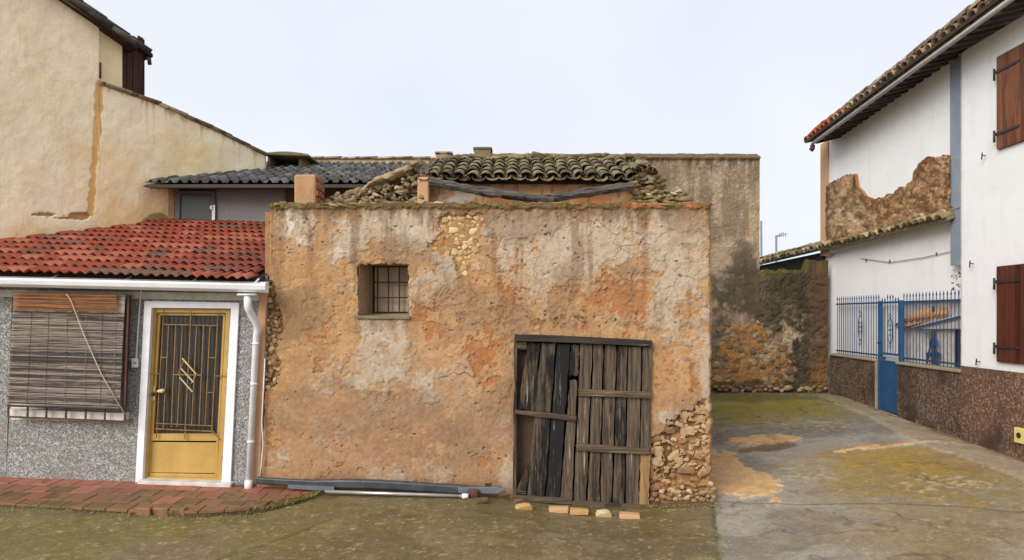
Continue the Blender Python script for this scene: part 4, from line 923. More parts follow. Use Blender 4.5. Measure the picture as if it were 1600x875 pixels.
stripe = ss(1.15, .8, np.abs(UU - np.interp(VV, [120, 200, 340], [157, 152, 141]) + (n5 - .5) * 8) / np.interp(VV, [120, 170, 260, 340], [6, 6.5, 5, 6])) * (VV > 126) * (VV < 338)
cc = mixc(cc, lin(218, 172, 98), stripe * .9)
fall = gauss(UU, VV, [(66, 335, 18, 3, .9), (122, 337, 19, 6, 1.1), (235, 291, 13, 2.5, .9), (96, 341, 30, 2, .4)]) ; fmask = ss(.45, .6, fall + (n5 - .5) * .9)
cc = mixc(cc, lin(170, 128, 78), fmask * .9)
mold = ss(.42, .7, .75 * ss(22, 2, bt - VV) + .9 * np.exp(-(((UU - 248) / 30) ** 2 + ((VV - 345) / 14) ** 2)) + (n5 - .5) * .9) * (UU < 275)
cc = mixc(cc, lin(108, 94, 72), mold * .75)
rn = fbm(UU / 5, VV / 60, 4, 430)
cc = mixc(cc, lin(160, 136, 102), ss(.5, .75, rn + .3 * ss(20, 2, VV - tp) - .14) * ss(44, 0, VV - tp) * (UU > 155) * .7)
cc = mixc(cc, lin(214, 188, 148), ss(.62, .78, rn) * .25); cc = mixc(cc, lin(200, 172, 136), ss(.80, .84, fbm(UU / 3, VV / 3, 2, 440)) * .4)
cc *= (.92 + .16 * n5)[..., None]
kk = (UU - 800) / F; Yc = (0.8 * -6.71 - 0.6 * 9.69) / (0.8 * kk - 0.6)
rel = (nn - .5) * .03 - fmask * .03 - stripe * .008
PTc = np.stack([kk * Yc + .8 * rel, Yc - .6 * rel, H - (VV - HOR) * Yc / F], -1)
grid('wall', PTc, M['cream'], gable, cc, None, True)
nrm = Vector((.8, -.6, 0)); along = Vector((.6, .8, 0))
MB().prism([CW(415.5, 239, 0), CW(415.5, 330, 0), CW(405, 330, .4), CW(405, 239, .4)], along * -.02).build('wall_end', M['tan'], gable)
MB().prism([CW(150, 20, .05), CW(191, 52, .05), CW(191, 150, .05), CW(150, 140, .05)], -nrm * .1).build('upper_wall', m_var('cream_upper', (lin(238, 220, 182), lin(226, 206, 164)), .9, 5, None, 30, .004, fine=.08), gable)
for i, (a, b2) in enumerate(((188, 198), (198, 207.5), (207.5, 216), (216, 225))):
    MB().prism([CW(a + .4, 55, .10), CW(b2 - .4, 60, .10), CW(b2 - .4, 150, .10), CW(a + .4, 146, .10)], -nrm * .04).build('plank', M['brown_plank'], gable, bevel=.004)
MB().prism([CW(188, 58, .16), CW(226, 62, .16), CW(226, 150, .16), CW(188, 146, .16)], -nrm * .06).build('plank_backing', M['dark'], gable)
def slope_slab(a, b2, off0, off1, th, mat, name, par=gable):
    mb_ = MB(); p0, p1 = CW(*a, 0), CW(*b2, 0)
    mb_.prism([p0 + nrm * off0, p1 + nrm * off0, p1 + nrm * off1, p0 + nrm * off1], (0, 0, -th)); return mb_.build(name, mat, par)
slope_slab((-260, -252), (207, 76), .16, -3.0, .045, M['brown_plank'], 'roof_board')
slope_slab((155, 22), (240, 84), -.02, -3.0, .05, M['brown_plank'], 'roof_board')
vt = tile_mesh('verge_tile', arc(.10, 6, .7), .42, .016, .85, 1, M['dark_tile'])
a_, b__ = CW(-60, -106), CW(204, 72); dd = (b__ - a_).normalized(); n_ = int((b__ - a_).length / .36)
for i in range(n_):
    inst('verge_tile', vt, frame(b__ - dd * (.36 * i) + nrm * .10 + Vector((0, 0, .03)), nrm, -dd + Vector((0, 0, -.03))), gable)
a_, b__ = CW(160, 26), CW(238, 82); dd = (b__ - a_).normalized()
for i in range(4): inst('verge_tile', vt, frame(b__ - dd * (.36 * i) - nrm * .10 + Vector((0, 0, .03)), nrm, -dd + Vector((0, 0, -.03))), gable)
MB().tube([CW(229, 90, .1), CW(233, 92, .05), CW(234, 101, .05)], .03, 8).build('gutter_end', M['black_iron'], gable, True)
MB().tube([CW(156.5, 98, -.0), CW(156.5, 122, -.0)], .018, 8).build('vent_pipe', M['rust'], gable, True)
ct = tile_mesh('coping_tile', arc(.12, 6, .35), .46, .018, .92, 1, M['eave_tile'])
cp = [(155, 126.5), (250, 160.5), (330, 196.5), (416, 240.5)]
for s_ in range(3):
    a_, b__ = CW(*cp[s_]), CW(*cp[s_ + 1]); L_ = (b__ - a_).length; n_ = max(1, round(L_ / .40)); dd = (b__ - a_) / n_
    for i in range(n_): inst('coping_tile', ct, frame(a_ + dd * (i + 1) - nrm * .06 + Vector((0, 0, -.012 + rr.uniform(-.004, .004))), nrm, -dd + Vector((0, 0, -.01))), gable)

# ================================================================== HOUSE BEHIND: dark tiled roof over a glazed loft
annex = thing('dark_roofed_annex', 'loft with grimy window under a dark weathered tile roof, behind the red roof', 'house', (-3.6, 12.5, 0))
Ya = 11.5
def Q(x_, y_, Y_=Ya): return P(240 + x_ / 5.714, 225 + y_ / 5.714, Y_)
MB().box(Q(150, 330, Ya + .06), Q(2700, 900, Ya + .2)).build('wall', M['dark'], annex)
MB().prism([Q(105, 345), Q(188, 350), Q(188, 720), Q(105, 720)][::-1], (0, .05, 0)).build('ochre_pier', M['gold'] if 0 else M['mortar'], annex)
MB().prism([Q(185, 395), Q(222, 395), Q(216, 715), Q(182, 715)][::-1], (0, .05, 0)).build('window_post', M['grey_frame'], annex)
MB().prism([Q(180, 380, Ya - .01), Q(1170, 380, Ya - .01), Q(1170, 406, Ya - .01), Q(180, 400, Ya - .01)][::-1], (0, .05, 0)).build('window_head', M['grey_frame'], annex)
wa = MB()
for q_ in (((222, 420), (548, 420), (548, 436), (222, 436)), ((222, 436), (236, 436), (230, 700), (216, 700)), ((516, 436), (548, 436), (548, 706), (516, 706)), ((216, 694), (520, 696), (520, 708), (216, 706))): wa.prism([Q(*p, Ya - .02) for p in q_][::-1], (0, .05, 0))
wa = wa.build('window', M['grey_frame'], annex)
MB().prism([Q(234, 436, Ya + .01), Q(518, 436, Ya + .01), Q(518, 696, Ya + .01), Q(228, 696, Ya + .01)][::-1], (0, .01, 0)).build('pane', M['glass'], wa)
MB().prism([Q(522, 545, Ya - .03), Q(548, 545, Ya - .03), Q(546, 704, Ya - .03), Q(520, 704, Ya - .03)][::-1], (0, .02, 0)).build('white_stile', M['white_pvc'], wa)
MB().box(Q(503, 550, Ya - .05), Q(528, 585, Ya - .02)).build('latch', M['white_pvc'], wa)
for a, b2 in ((1170, 1182),): MB().prism([Q(a, 400), Q(b2, 400), Q(b2, 715), Q(a, 715)][::-1], (0, .05, 0)).build('window_post', M['grey_frame'], annex)
MB().prism([Q(552, 410, Ya + .02), Q(1168, 410, Ya + .02), Q(1168, 715, Ya + .02), Q(552, 715, Ya + .02)][::-1], (0, .01, 0)).build('plastic_sheet', M['sheet'], annex)
MB().prism([Q(1184, 400, Ya + .02), Q(2600, 400, Ya + .02), Q(2600, 715, Ya + .02), Q(1184, 715, Ya + .02)][::-1], (0, .01, 0)).build('brown_wall', M['inner_board'], annex)
def az(y_): return 3.93 + .3 * (y_ - 11.2)
dk = MB(); dk.prism([Vector((-5.45, 11.15, az(11.15) - .05)), Vector((-.9, 11.15, az(11.15) - .05)), Vector((-.9, 14.1, az(14.1) - .05)), Vector((-3.5, 14.1, az(14.1) - .05))], (0, 0, -.06))
aroof = dk.build('roof', M['roof_fill'], annex)
MB().bar(Vector((-5.45, 11.1, az(11.1) - .07)), Vector((-.9, 11.1, az(11.1) - .07)), .05, .07).build('eaves_board', M['black_iron'], annex)
dt = tile_mesh('roof_tile', [(-.082, .0), (-.06, -.01), (-.036, 0), (-.024, .026), (0, .04), (.024, .026), (.036, 0), (.06, -.01), (.082, 0)], .40, .014, 1.0, 1, M['dark_tile'])
for j in range(9):
    for i in range(31):
        x_ = -5.42 + .15 * i + rr.uniform(-.01, .01); y_ = 11.06 + j * .33
        if x_ < -6.71 + (y_ + .1 - 9.69) * .75 + .02 and y_ < 12.9: continue
        if x_ > -.9: continue
        inst('roof_tile', dt, frame(Vector((x_, y_ + rr.uniform(-.015, .015), az(y_) + .01)), (1, rr.uniform(-.03, .03), rr.uniform(-.02, .02)), (rr.uniform(-.02, .02), 1, .3 - .04)), aroof)
ch = MB(); ch.box(P(459, 272, 9.75), P(493, 330, 9.75) + Vector((0, .42, 0))); chim = ch.build('chimney', M['stub'], annex, bevel=.03)
c0 = P(493, 272, 9.75)
for j in range(5):
    for i in range(2):
        o = c0 + Vector((.0, .02 + i * .2 + (.04 if j % 2 else 0), -.02 - j * .095))
        MB().box(o + Vector((-.03, 0, -.075)), o + Vector((.016 + rr.uniform(-.014, .012), .175, 0))).build('brick', M['clay_brick'], chim, bevel=.012)
# slab-roofed hatch at the end of the cream wall
hatch = thing('slab_hatch', 'small dark hatch under a curved lichened slab at the end of the cream wall', 'roof hatch', P(447, 262, 13.3))
Yv = 13.2
sl = MB(); pts = []
for i in range(13):
    t = i / 12; pts.append(P(412 + 70 * t, 238.5 - 3.2 * math.sin(t * math.pi) + 2 * t, Yv - .2))
sl.prism(pts[::-1] + [P(412, 241.5, Yv - .2), P(482, 244, Yv - .2)], (0, .9, 0)); sl.build('slab', M['lichen_conc'], hatch, bevel=.015)
MB().box(P(421, 243, Yv + .35), P(455, 266, Yv + .4)).build('dark_opening', M['dark'], hatch)
MB().box(P(418, 241, Yv), P(422, 266, Yv) + Vector((0, .4, 0))).build('jamb', M['sand_cap'], hatch)
MB().box(P(466, 243, Yv), P(478, 264, Yv) + Vector((0, .4, 0))).build('jamb', M['dark_mortar'], hatch)
MB().tube([P(470, 250, 12.9), P(470, 276, 12.9)], .02, 8).build('flue_pipe', M['black_iron'], hatch, True)
# long cream parapet behind the dark roof, with a tile coping
par = thing('cream_parapet', 'low cream parapet wall capped with clay tiles behind the dark roof', 'wall', P(580, 262, 14.4))
Yp = 14.3
MB().box(P(470, 246, Yp), P(700, 300, Yp) + Vector((0, .3, 0))).build('wall', m_var('stained_cream', (lin(212, 188, 148), lin(178, 152, 114)), .9, 6, (lin(140, 118, 86), 8, .6), 30, .006, fine=.1), par)
xa, xb = P(478, 0, Yp).x, P(700, 0, Yp).x; n_ = 8
for i in range(n_):
    inst('coping_tile', ct, frame(Vector((xa + (xb - xa) * (i + 1) / n_, Yp + .12, P(0, 246.5 - .3 * (i % 2), Yp).z)), (0, 1, 0), (-1, 0, -.02)) @ Matrix.Diagonal((1.5, .86, 1, 1)), par)
# two chimneys
for (xa_, xb_, ya_, yb_, Yk, mt, lb) in ((680, 706, 236, 256, 14.0, 'sand_cap', 'short pale chimney on a red brick foot, left of the two chimneys'), (740, 768, 229, 250, 13.6, 'lichen_conc', 'squat brown lichened chimney with a flat cap, right of the two chimneys')):
    cm = thing('chimney', lb, 'chimney', P((xa_ + xb_) / 2, yb_, Yk + .15), 'roof chimneys')
    MB().box(P(xa_ + 1, ya_ + 3, Yk), P(xb_ - 1, yb_ + 22, Yk) + Vector((0, .34, 0))).build('shaft', M[mt], cm, bevel=.02)
    MB().box(P(xa_ - 1, ya_, Yk - .02), P(xb_ + 1, ya_ + 4, Yk - .02) + Vector((0, .38, 0))).build('cap', M[mt], cm, bevel=.02)
    if mt == 'sand_cap':
        for i in range(3): MB().box(P(xa_ - 2 + i * 10, yb_ - 8, Yk - .03), P(xa_ + 7 + i * 10, yb_ - 4, Yk - .03) + Vector((0, .2, 0))).build('brick', M['clay_brick'], cm, bevel=.008)
        for px in (684, 701): MB().box(P(px - 2.5, 238, Yk - .025), P(px + 2.5, 240.5, Yk + .0)).build('smoke_slot', M['dark'], cm)

# ================================================================== TALL BACK WALL and MOSSY YARD WALL
Yt = 15.0
tall = thing('tall_back_wall', 'tall grey brown pebbled wall with mossy top behind the shed', 'wall', P(1000, 612, Yt))
UU, VV = np.meshgrid(np.linspace(740, 1187, 330), np.linspace(241, 640, 300))
q1 = fbm(UU / 40, VV / 40, 5, 500); q2 = fbm(UU / 9, VV / 9, 4, 510); q3 = fbm(UU / 2.6, VV / 2.6, 2, 520)
def oldwall(UU, VV, top):
    cc = np.zeros(UU.shape + (3,)) + lin(156, 138, 116); cc = mixc(cc, lin(130, 114, 95), ss(.4, .6, q1))
    cc = mixc(cc, lin(172, 148, 116), ss(.5, .66, fbm(UU / 25, VV / 60, 4, 530)) * .6)
    cc = mixc(cc, lin(190, 170, 142), ss(.72, .80, q3 + .3 * (q2 - .5)) * .45); cc = mixc(cc, lin(106, 90, 70), ss(.5, .66, fbm(UU / 14, VV / 110, 4, 535)) * .6)
    cc = mixc(cc, lin(72, 64, 50), ss(.45, .65, q1 * .5 + q2 * .4 + .40 * np.exp(-((VV - 455) / 55) ** 2) * ss(1060, 1230, UU) - .02) * ss(330, 430, VV) * .85)
    cc = mixc(cc, lin(74, 64, 48), ss(.5, .65, fbm(UU / 7, VV / 60, 4, 540) + .3 * ss(25, 0, VV - top) - .1) * ss(60, 4, VV - top) * .7)
    st = ss(.46, .58, gauss(UU, VV, [(1165, 545, 45, 55, .8), (1215, 580, 40, 30, .5), (1140, 590, 40, 25, .5)]).clip(0, 1) + (q2 - .5) * .8 + (q1 - .5) * .6)
    cc = mixc(cc, lin(146, 106, 66), st * .8); cc = mixc(cc, lin(170, 122, 72), st * ss(.5, .62, q2) * .7)
    cc = mixc(cc, lin(54, 50, 38), ss(.52, .64, q1 * .4 + q2 * .4 + .25 * ss(1215, 1260, UU) * ss(400, 480, VV) + .25 * ss(30, 0, 612 - VV)) * ss(430, 450, VV) * .8)
    return cc * (.8 + .4 * q3)[..., None]
cc = oldwall(UU, VV, 243)
cc = mixc(cc, lin(120, 104, 78), ss(249, 246, VV + (q2 - .5) * 5))
hh = (q2 - .5) * .02 + (q3 - .5) * .016 + (VV < 248.5) * .06 + (q1 - .5) * .04 + (q2 - .5) * .05 * ss(470, 520, VV)
tp_ = (fbm(UU / 12, UU * 0, 3, 550) - .5) * 3
VV2 = VV + tp_ * (VV < 246); VV2 = np.where(UU > 1180, np.maximum(VV2, 241 + (UU - 1180) * .7), VV2)
grid('wall', np.stack([(UU - 800) * Yt / F, Yt - hh, H - (VV2 - HOR) * Yt / F], -1), M['plaster_far'], tall, cc, None, True)
MB().box(P(740, 246, Yt + .06), P(1186, 640, Yt + .06) + Vector((0, .4, 0))).build('wall_core', M['dark_mortar'], tall)
low = thing('mossy_yard_wall', 'dark mossy stone yard wall closing the far end of the alley', 'wall', P(1240, 612, Yt))
UU, VV = np.meshgrid(np.linspace(1187.2, 1294, 110), np.linspace(421, 640, 200))
q1 = fbm(UU / 40, VV / 40, 5, 500); q2 = fbm(UU / 9, VV / 9, 4, 510); q3 = fbm(UU / 2.6, VV / 2.6, 2, 520)
cc = oldwall(UU, VV, 300); fe_ = ss(1187, 1215, UU + (q2 - .5) * 20)
cc = mixc(cc, lin(58, 53, 40), ss(.4, .66, q2 * .7 + .3 * ss(500, 425, VV) + .1) * ss(560, 470, VV) * .8 * fe_)
cc = mixc(cc, lin(96, 94, 44), ss(434, 424, VV + (q2 - .5) * 22) * .7); base_ = cc
cc = mixc(cc, lin(84, 66, 48), ss(1255, 1270, UU) * .75); cc = mixc(cc, lin(140, 100, 62), ss(1258, 1275, UU) * ss(540, 590, VV) * .6); cc = mixc(cc, lin(82, 90, 34), gauss(UU, VV, [(1262, 606, 12, 8, 1)]).clip(0, 1))
hh = (q2 - .5) * .08 + (q3 - .5) * .03 + (q1 - .5) * .06
VV2 = VV + (fbm(UU / 10, UU * 0, 3, 551) - .5) * 8 * (VV < 424) - 16 * ss(1250, 1258, UU) * (VV < 424)
grid('wall', np.stack([(UU - 800) * Yt / F, Yt - hh, H - (VV2 - HOR) * Yt / F], -1), M['plaster_far'], low, cc, None, True)
MB().box(P(1187.5, 428, Yt + .07), P(1293, 640, Yt + .07) + Vector((0, .35, 0))).build('wall_core', M['dark_mortar'], low)
stones_in(tall, [(1118, 500), (1186, 500), (1186, 604), (1118, 606)], Yt - .004, M['wall_stone'], .03, .075, 46, 'stone', .34, 41, (1.1, 1.9), 1.0)
stones_in(low, [(1188, 510), (1225, 530), (1240, 560), (1238, 604), (1188, 604)], Yt - .004, M['wall_stone'], .03, .075, 26, 'stone', .34, 42, (1.1, 1.9), 1.0)
stones_in(low, [(1118, 604), (1290, 604), (1290, 611), (1118, 611)], Yt - .08, M['wall_stone'], .03, .06, 26, 'stone', .9, 43, (1.2, 2.0), .8)

# ================================================================== WHITE HOUSE (right)
wh = thing('white_house', 'two storey white limewashed house with brown dado, wooden shutters and tiled eaves', 'house', RX(6.6, 10, .15))
# near wall, upper and lower
def rgrid(name, pxs, top, bot, x0, colf, nv=120, mat='white', rel=None):
    UU, TT = np.meshgrid(pxs, np.linspace(0, 1, nv)); tp = top(UU); VV = tp + (bot(UU) - tp) * TT
    Yr = F * x0 / (UU - 825.0); c_ = colf(UU, VV); r_ = rel(UU, VV) if rel else 0 * UU
    return grid(name, np.stack([(UU - 800) * Yr / F - r_, Yr, H - (VV - HOR) * Yr / F], -1), M[mat], wh, c_, None, True)
def whitecol(UU, VV):
    n_ = fbm(UU / 40, VV / 40, 4, 600); cc = np.zeros(UU.shape + (3,)) + lin(236, 236, 236)
    cc = mixc(cc, lin(224, 224, 224), ss(.5, .7, n_) * .25); cc = mixc(cc, lin(208, 205, 198), ss(.55, .75, fbm(UU / 9, VV / 90, 4, 605)) * .16); cc = mixc(cc, lin(206, 204, 200), ss(.72, .78, fbm(UU / 6, VV / 6, 3, 610)) * .15)
    return cc
rgrid('near_wall', np.concatenate([np.linspace(1503, 1620, 60), np.linspace(1630, 2300, 30)]), lambda u: 492 - (492 - 85) * (u - 825) / 678 - 3, lambda u: 492 + 80 * (u - 825) / 678, 6.06, whitecol)
upt = lambda u: np.interp(u, [1284, 1292, 1486, 1520], [220, 214, 92, 70])
def torn(UU, VV):
    n_ = fbm(UU / 10, VV / 10, 4, 620)
    topl = np.interp(UU, [1293, 1297, 1335, 1338, 1344, 1352, 1362, 1378, 1410, 1428, 1434, 1452, 1484], [292, 290, 268, 288, 296, 310, 312, 305, 288, 275, 262, 245, 244])
    n2_ = fbm(UU / 3.5, VV / 3.5, 3, 625); n3_ = np.round(vn(UU / 7.0, VV * 0, 9) * 3) / 3
    return ss(-.6, .8, VV - topl + (n_ - .5) * 10 + (n2_ - .5) * 7 + (n3_ - .5) * 9) * (UU > 1290)
TOPL = [(1294, 290), (1300, 286), (1318, 277), (1337, 269), (1338.5, 288), (1346, 298), (1357, 308), (1372, 312), (1380, 309), (1391, 302), (1404, 296), (1414, 290), (1427, 284), (1430, 265), (1437, 255), (1443, 249), (1454, 244), (1470, 246), (1486, 243)]
_tx = np.arange(1294, 1487.1, 1.5); _ty = np.interp(_tx, [p[0] for p in TOPL], [p[1] for p in TOPL]) + (fbm(_tx / 4.0, _tx * 0, 3, 620) - .5) * 6 + (np.round(vn(_tx / 6.0, _tx * 0, 9) * 3) / 3 - .5) * 4
def earthcol(UU, VV):
    n_ = fbm(UU / 14, VV / 14, 5, 630)
    ad = np.zeros(UU.shape + (3,)) + lin(158, 124, 88); ad = mixc(ad, lin(112, 82, 56), ss(.42, .6, n_)); ad = mixc(ad, lin(178, 148, 114), ss(.5, .62, fbm(UU / 20, VV / 20, 4, 640)) * .7)
    ad = mixc(ad, lin(190, 168, 138), gauss(UU, VV, [(1328, 335, 22, 26, 1)]).clip(0, 1) * ss(.35, .55, n_ + .1) * .8); ad = mixc(ad, lin(134, 92, 58), ss(1366, 1374, UU) * .45)
    ad = mixc(ad, lin(84, 62, 44), gauss(UU, VV, [(1297, 320, 3, 40, 1), (1310, 285, 10, 6, .6)]).clip(0, 1)); ad = mixc(ad, lin(80, 58, 42), np.exp(-((UU - 1430 - 3 * (n_ - .5)) / 1.2) ** 2) * .7 + np.exp(-((UU - 1368 - 6 * (n_ - .5)) / 1.4) ** 2) * .6)
    ad = mixc(ad, lin(92, 68, 48), ss(.56, .62, fbm(UU / 30, VV / 5, 3, 647)) * .4)
    ad = mixc(ad, lin(98, 70, 48), ss(.5, .62, fbm(UU / 9, VV / 12, 5, 655)) * .7); ad = mixc(ad, lin(188, 156, 118), ss(.58, .66, fbm(UU / 5, VV / 7, 4, 656)) * .6)
    ad *= (.5 + 1.0 * fbm(UU / 3, VV / 3, 3, 650))[..., None]
    return ad
rgrid('upper_wall', np.linspace(1282, 1520, 200), upt, lambda u: np.interp(u, [1282, 1520], [400, 340]), 6.12, whitecol, 200)
rgrid('earth_wall', _tx, lambda u: np.interp(u, _tx, _ty), lambda u: np.interp(u, [1294, 1486], [384, 329]), 6.06, earthcol, 110, 'plaster_far', rel=lambda u, v: .05 * (fbm(u / 9, v / 9, 4, 660) - .5) + .025 + .03 * (u < 1368) - .015 * (u > 1430))
ew = MB(); ew.prism([RW(a, b2 + .6, 6.07) for a, b2 in zip(_tx[::2], _ty[::2])] + [RW(_tx[-1], 328, 6.07), RW(_tx[0], 383, 6.07)], (.055, 0, 0)); ew.build('earth_wall_core', M['mortar'], wh)
MB().prism([RW(1281.5, 226, 6.095), RW(1293.5, 218, 6.095), RW(1293.5, 400, 6.095), RW(1281.5, 400, 6.095)][::-1], (.10, 0, 0)).build('corner_pilaster', M['tan'], wh, bevel=.008)
MB().prism([RW(1484, 98, 6.075), RW(1504, 84, 6.075), RW(1504, 415, 6.075), RW(1485, 415, 6.075)][::-1], (.08, 0, 0)).build('grey_pilaster', M['grey_paint'], wh, bevel=.004)
MB().prism([RW(1484, 246, 6.065), RW(1506, 242, 6.065), RW(1506, 322, 6.065), RW(1484, 330, 6.065)][::-1], (.04, 0, 0)).build('pilaster_patch', M['grey_paint'], wh, bevel=.004)
# lower white wall, with the opening into a small yard at its near end
def lowcol(UU, VV):
    cc = whitecol(UU, VV)
    sp_ = ss(.60, .66, fbm(UU / 2.5, VV / 2.5, 2, 670)) * ((UU > 1486) & (VV > 418) & (VV < 456))
    return mixc(cc, lin(70, 66, 66), sp_)
rgrid('lower_wall', np.linspace(1290, 1404, 80), lambda u: np.interp(u, [1290, 1520], [391, 336]), lambda u: 492 + 150 * (u - 825) / 470, 6.2, lowcol, 120)
rgrid('lower_wall', np.linspace(1404, 1520, 110), lambda u: np.interp(u, [1290, 1520], [391, 336]), lambda u: 492 - 20 * (u - 825) / 580, 6.2, lowcol, 120)
MB().prism([RX(6.06, 10.32, -.1), RX(6.06, 10.32, 5.6), RX(7.5, 10.32, 5.6), RX(7.5, 10.32, -.1)], (0, .03, 0)).build('end_wall', M['off_white'], wh)
dd_ = MB(); dd_.prism([RX(6.035, 4.0, -.3), RX(6.035, 10.31, -.3), RX(6.035, 10.31, 1.19), RX(6.035, 4.0, 1.19)], (.06, 0, 0)); dd_.build('dado', M['worm_brown'], wh)
# shutters
for (z0, z1, mt, lb) in ((4.02, 5.215, 'shutter_hi', 'mid brown varnished upper shutter'), (1.295, 2.525, 'shutter_lo', 'dark red brown lower shutter')):
    rc = MB().prism([RX(6.045, 8.2, z0), RX(6.045, 9.50, z0), RX(6.045, 9.50, z1), RX(6.045, 8.2, z1)], (.012, 0, 0)); sh = tag(rc.build('shutter', M[mt], wh), lb)
    for i in range(10):
        ya = 9.50 - i * .118; MB().prism([RX(6.018, ya - .113, z0 + .004), RX(6.018, ya - .003, z0 + .004), RX(6.018, ya - .003, z1 - .004), RX(6.018, ya - .113, z1 - .004)], (.026, 0, 0)).build('plank', M[mt], sh, bevel=.003)
    for zz in ((z0 + .2), (z1 - .2)):
        MB().prism([RX(6.005, 9.05, zz - .013), RX(6.005, 9.52, zz - .02), RX(6.005, 9.52, zz + .02), RX(6.005, 9.05, zz + .013)], (.014, 0, 0)).build('strap_hinge', M['black_iron'], sh)
        MB().tube([RX(6.0, 9.515, zz - .10), RX(6.0, 9.515, zz + .05)], .014, 8).build('hinge_pin', M['black_iron'], sh, True)
ob = MB(); ob.box(RX(5.99, 9.12, .33), RX(6.04, 8.90, .52)); ob.build('outlet_box', M['yellow_box'], wh, bevel=.012)
MB().tube([RX(5.995, 9.02, .43), RX(5.98, 9.02, .43)], .035, 10).build('outlet_cover', M['black_iron'], wh)
for (px, py) in ((1540, 243), (1531, 565), (1521, 412)):
    c0 = RW(px, py, 6.04); MB().tube([c0, c0 + Vector((-.04, 0, 0)), c0 + Vector((-.045, 0, .04)), c0 + Vector((-.04, .02, -.05))], .008, 6).build('wall_hook', M['black_iron'], wh)
MB().tube([RW(1345, 404, 6.18), RW(1390, 410, 6.18), RW(1440, 403, 6.18), RW(1500, 390, 6.18)], .005, 6).build('washing_line', M['grey_frame'], wh)
for px, py in ((1352, 407), (1389, 409), (1462, 397)): MB().box(RW(px, py + 2.5, 6.185), RW(px + 1.2, py - 3, 6.185) + Vector((.03, 0, 0))).build('line_hook', M['grey_frame'], wh)
# eaves: gutter, rafters, tiles
g0, g1 = RX(5.6, 14.57, 5.27), RX(5.6, 8.3, 5.57); ga_ = (g1 - g0); ge = g1 + ga_ * .7
MB().tube([g0, ge], .032, 10).build('gutter', M['zinc'], wh, True)
MB().tube([g0 + Vector((.02, .03, -.02)), g0 + Vector((.02, .03, -.08)), g0 + Vector((.0, .06, -.11))], .05, 8).build('gutter_outlet', M['rust'], wh, True)
nraf = 34
for i in range(nraf):
    p = g0.lerp(g1, (i + .4) / nraf * 1.25) + Vector((.05, 0, .03))
    MB().bar(p, p + Vector((.54, 0, .14)), .09, .10, (0, 0, 1)).build('rafter', M['rafter'], wh)
rp = MB(); q0, q1_ = g0 + Vector((.0, .35, .09)), ge + Vector((.0, 0, .09)); rp.prism([q0, q1_, q1_ + Vector((1.7, 0, .40)), q0 + Vector((1.7, 0, .40))], (0, 0, .05)); wroof = rp.build('roof', M['roof_fill'], wh)
ev = tile_mesh('eave_tile', arc(.095, 8, .85), .45, .018, .85, 1, M['eave_tile']); rr = random.Random(61)
tot = ga_.length; dirn = ga_.normalized(); nt_ = int(tot * 1.35 / .205)
for i in range(nt_):
    s_ = i * .205 + .02
    o = g0 + dirn * (s_ - .3) + Vector((-.02 + rr.uniform(-.015, .015), 0, .15 + rr.uniform(-.01, .01)))
    inst('eave_tile', ev, frame(o, dirn, (1, 0, .22)), wroof, M['new_tile'] if s_ < 1.25 else None)
nt_ = int(tot * 1.35 / .36)
for k_ in range(2):
    for i in range(nt_):
        s_ = i * .36 + .16 * k_
        o = g0 + dirn * (s_ - .35) + Vector((.12 + k_ * .2, 0, .26 + k_ * .085 + rr.uniform(-.008, .008) + .04 * s_ / tot))
        inst('eave_tile', ev, frame(o + dirn * .40, (1, rr.uniform(-.04, .04), rr.uniform(-.06, .06)), -dirn + Vector((0, 0, -.03))) @ Matrix.Diagonal((1.12, .92, 1.1, 1)), wroof, M['new_tile'] if s_ < 1.5 else None)
fsb = MB(); fsb.bar(g0 + Vector((.07, 0, .08)), ge + Vector((.07, 0, .08)), .10, .03, (1, 0, 0)); fsb.build('fascia', M['eave_tile'], wroof)
# mossy lean-to roof edge on top of the lower wall
lean = thing('mossy_lean_to', 'mossy tile edged lean-to roof running along the white wall', 'roof', RX(6.3, 14, 3.2))
MB().prism([RX(5.95, 10.5, 3.29), RX(5.95, 20, 3.22), RX(6.75, 20, 3.58), RX(6.75, 10.5, 3.58)], (0, 0, -.05)).build('roof_deck', M['lichen_conc'], lean)
MB().prism([RX(6.12, 15.4, 2.6), RX(6.12, 20, 2.6), RX(6.12, 20, 3.2), RX(6.12, 15.4, 3.2)], (.2, 0, 0)).build('back_wall', M['dark'], lean)  # dark brown wall, with the eave shadow put into its colour
mt_ = tile_mesh('mossy_tile', arc(.09, 6, .7), .44, .018, .85, 1, M['mossy']); rr = random.Random(63)
for j in range(2):
    for i in range(48):
        y_ = 10.6 + i * .195; o = RX(5.88 + j * .17 + rr.uniform(-.03, .03), y_, 3.29 + j * .10 - .007 * (y_ - 10) + rr.uniform(-.015, .02))
        inst('mossy_tile', mt_, frame(o, (0, -1, rr.uniform(-.08, .08)), (1, rr.uniform(-.08, .08), .36)) @ Matrix.Diagonal((1, .62, 1, 1)), lean)
zs = MB()
for i in range(10):
    y_ = 15.2 + i * .25; zs.prism([RX(5.86, y_, 3.235 + .02 * (i % 2)), RX(5.86, y_ + .25, 3.235 + .02 * ((i + 1) % 2)), RX(6.05, y_ + .25, 3.30 + .02 * ((i + 1) % 2)), RX(6.05, y_, 3.30 + .02 * (i % 2))], (0, 0, -.012))
zs.build('zinc_strip', M['blue_pvc'], lean)

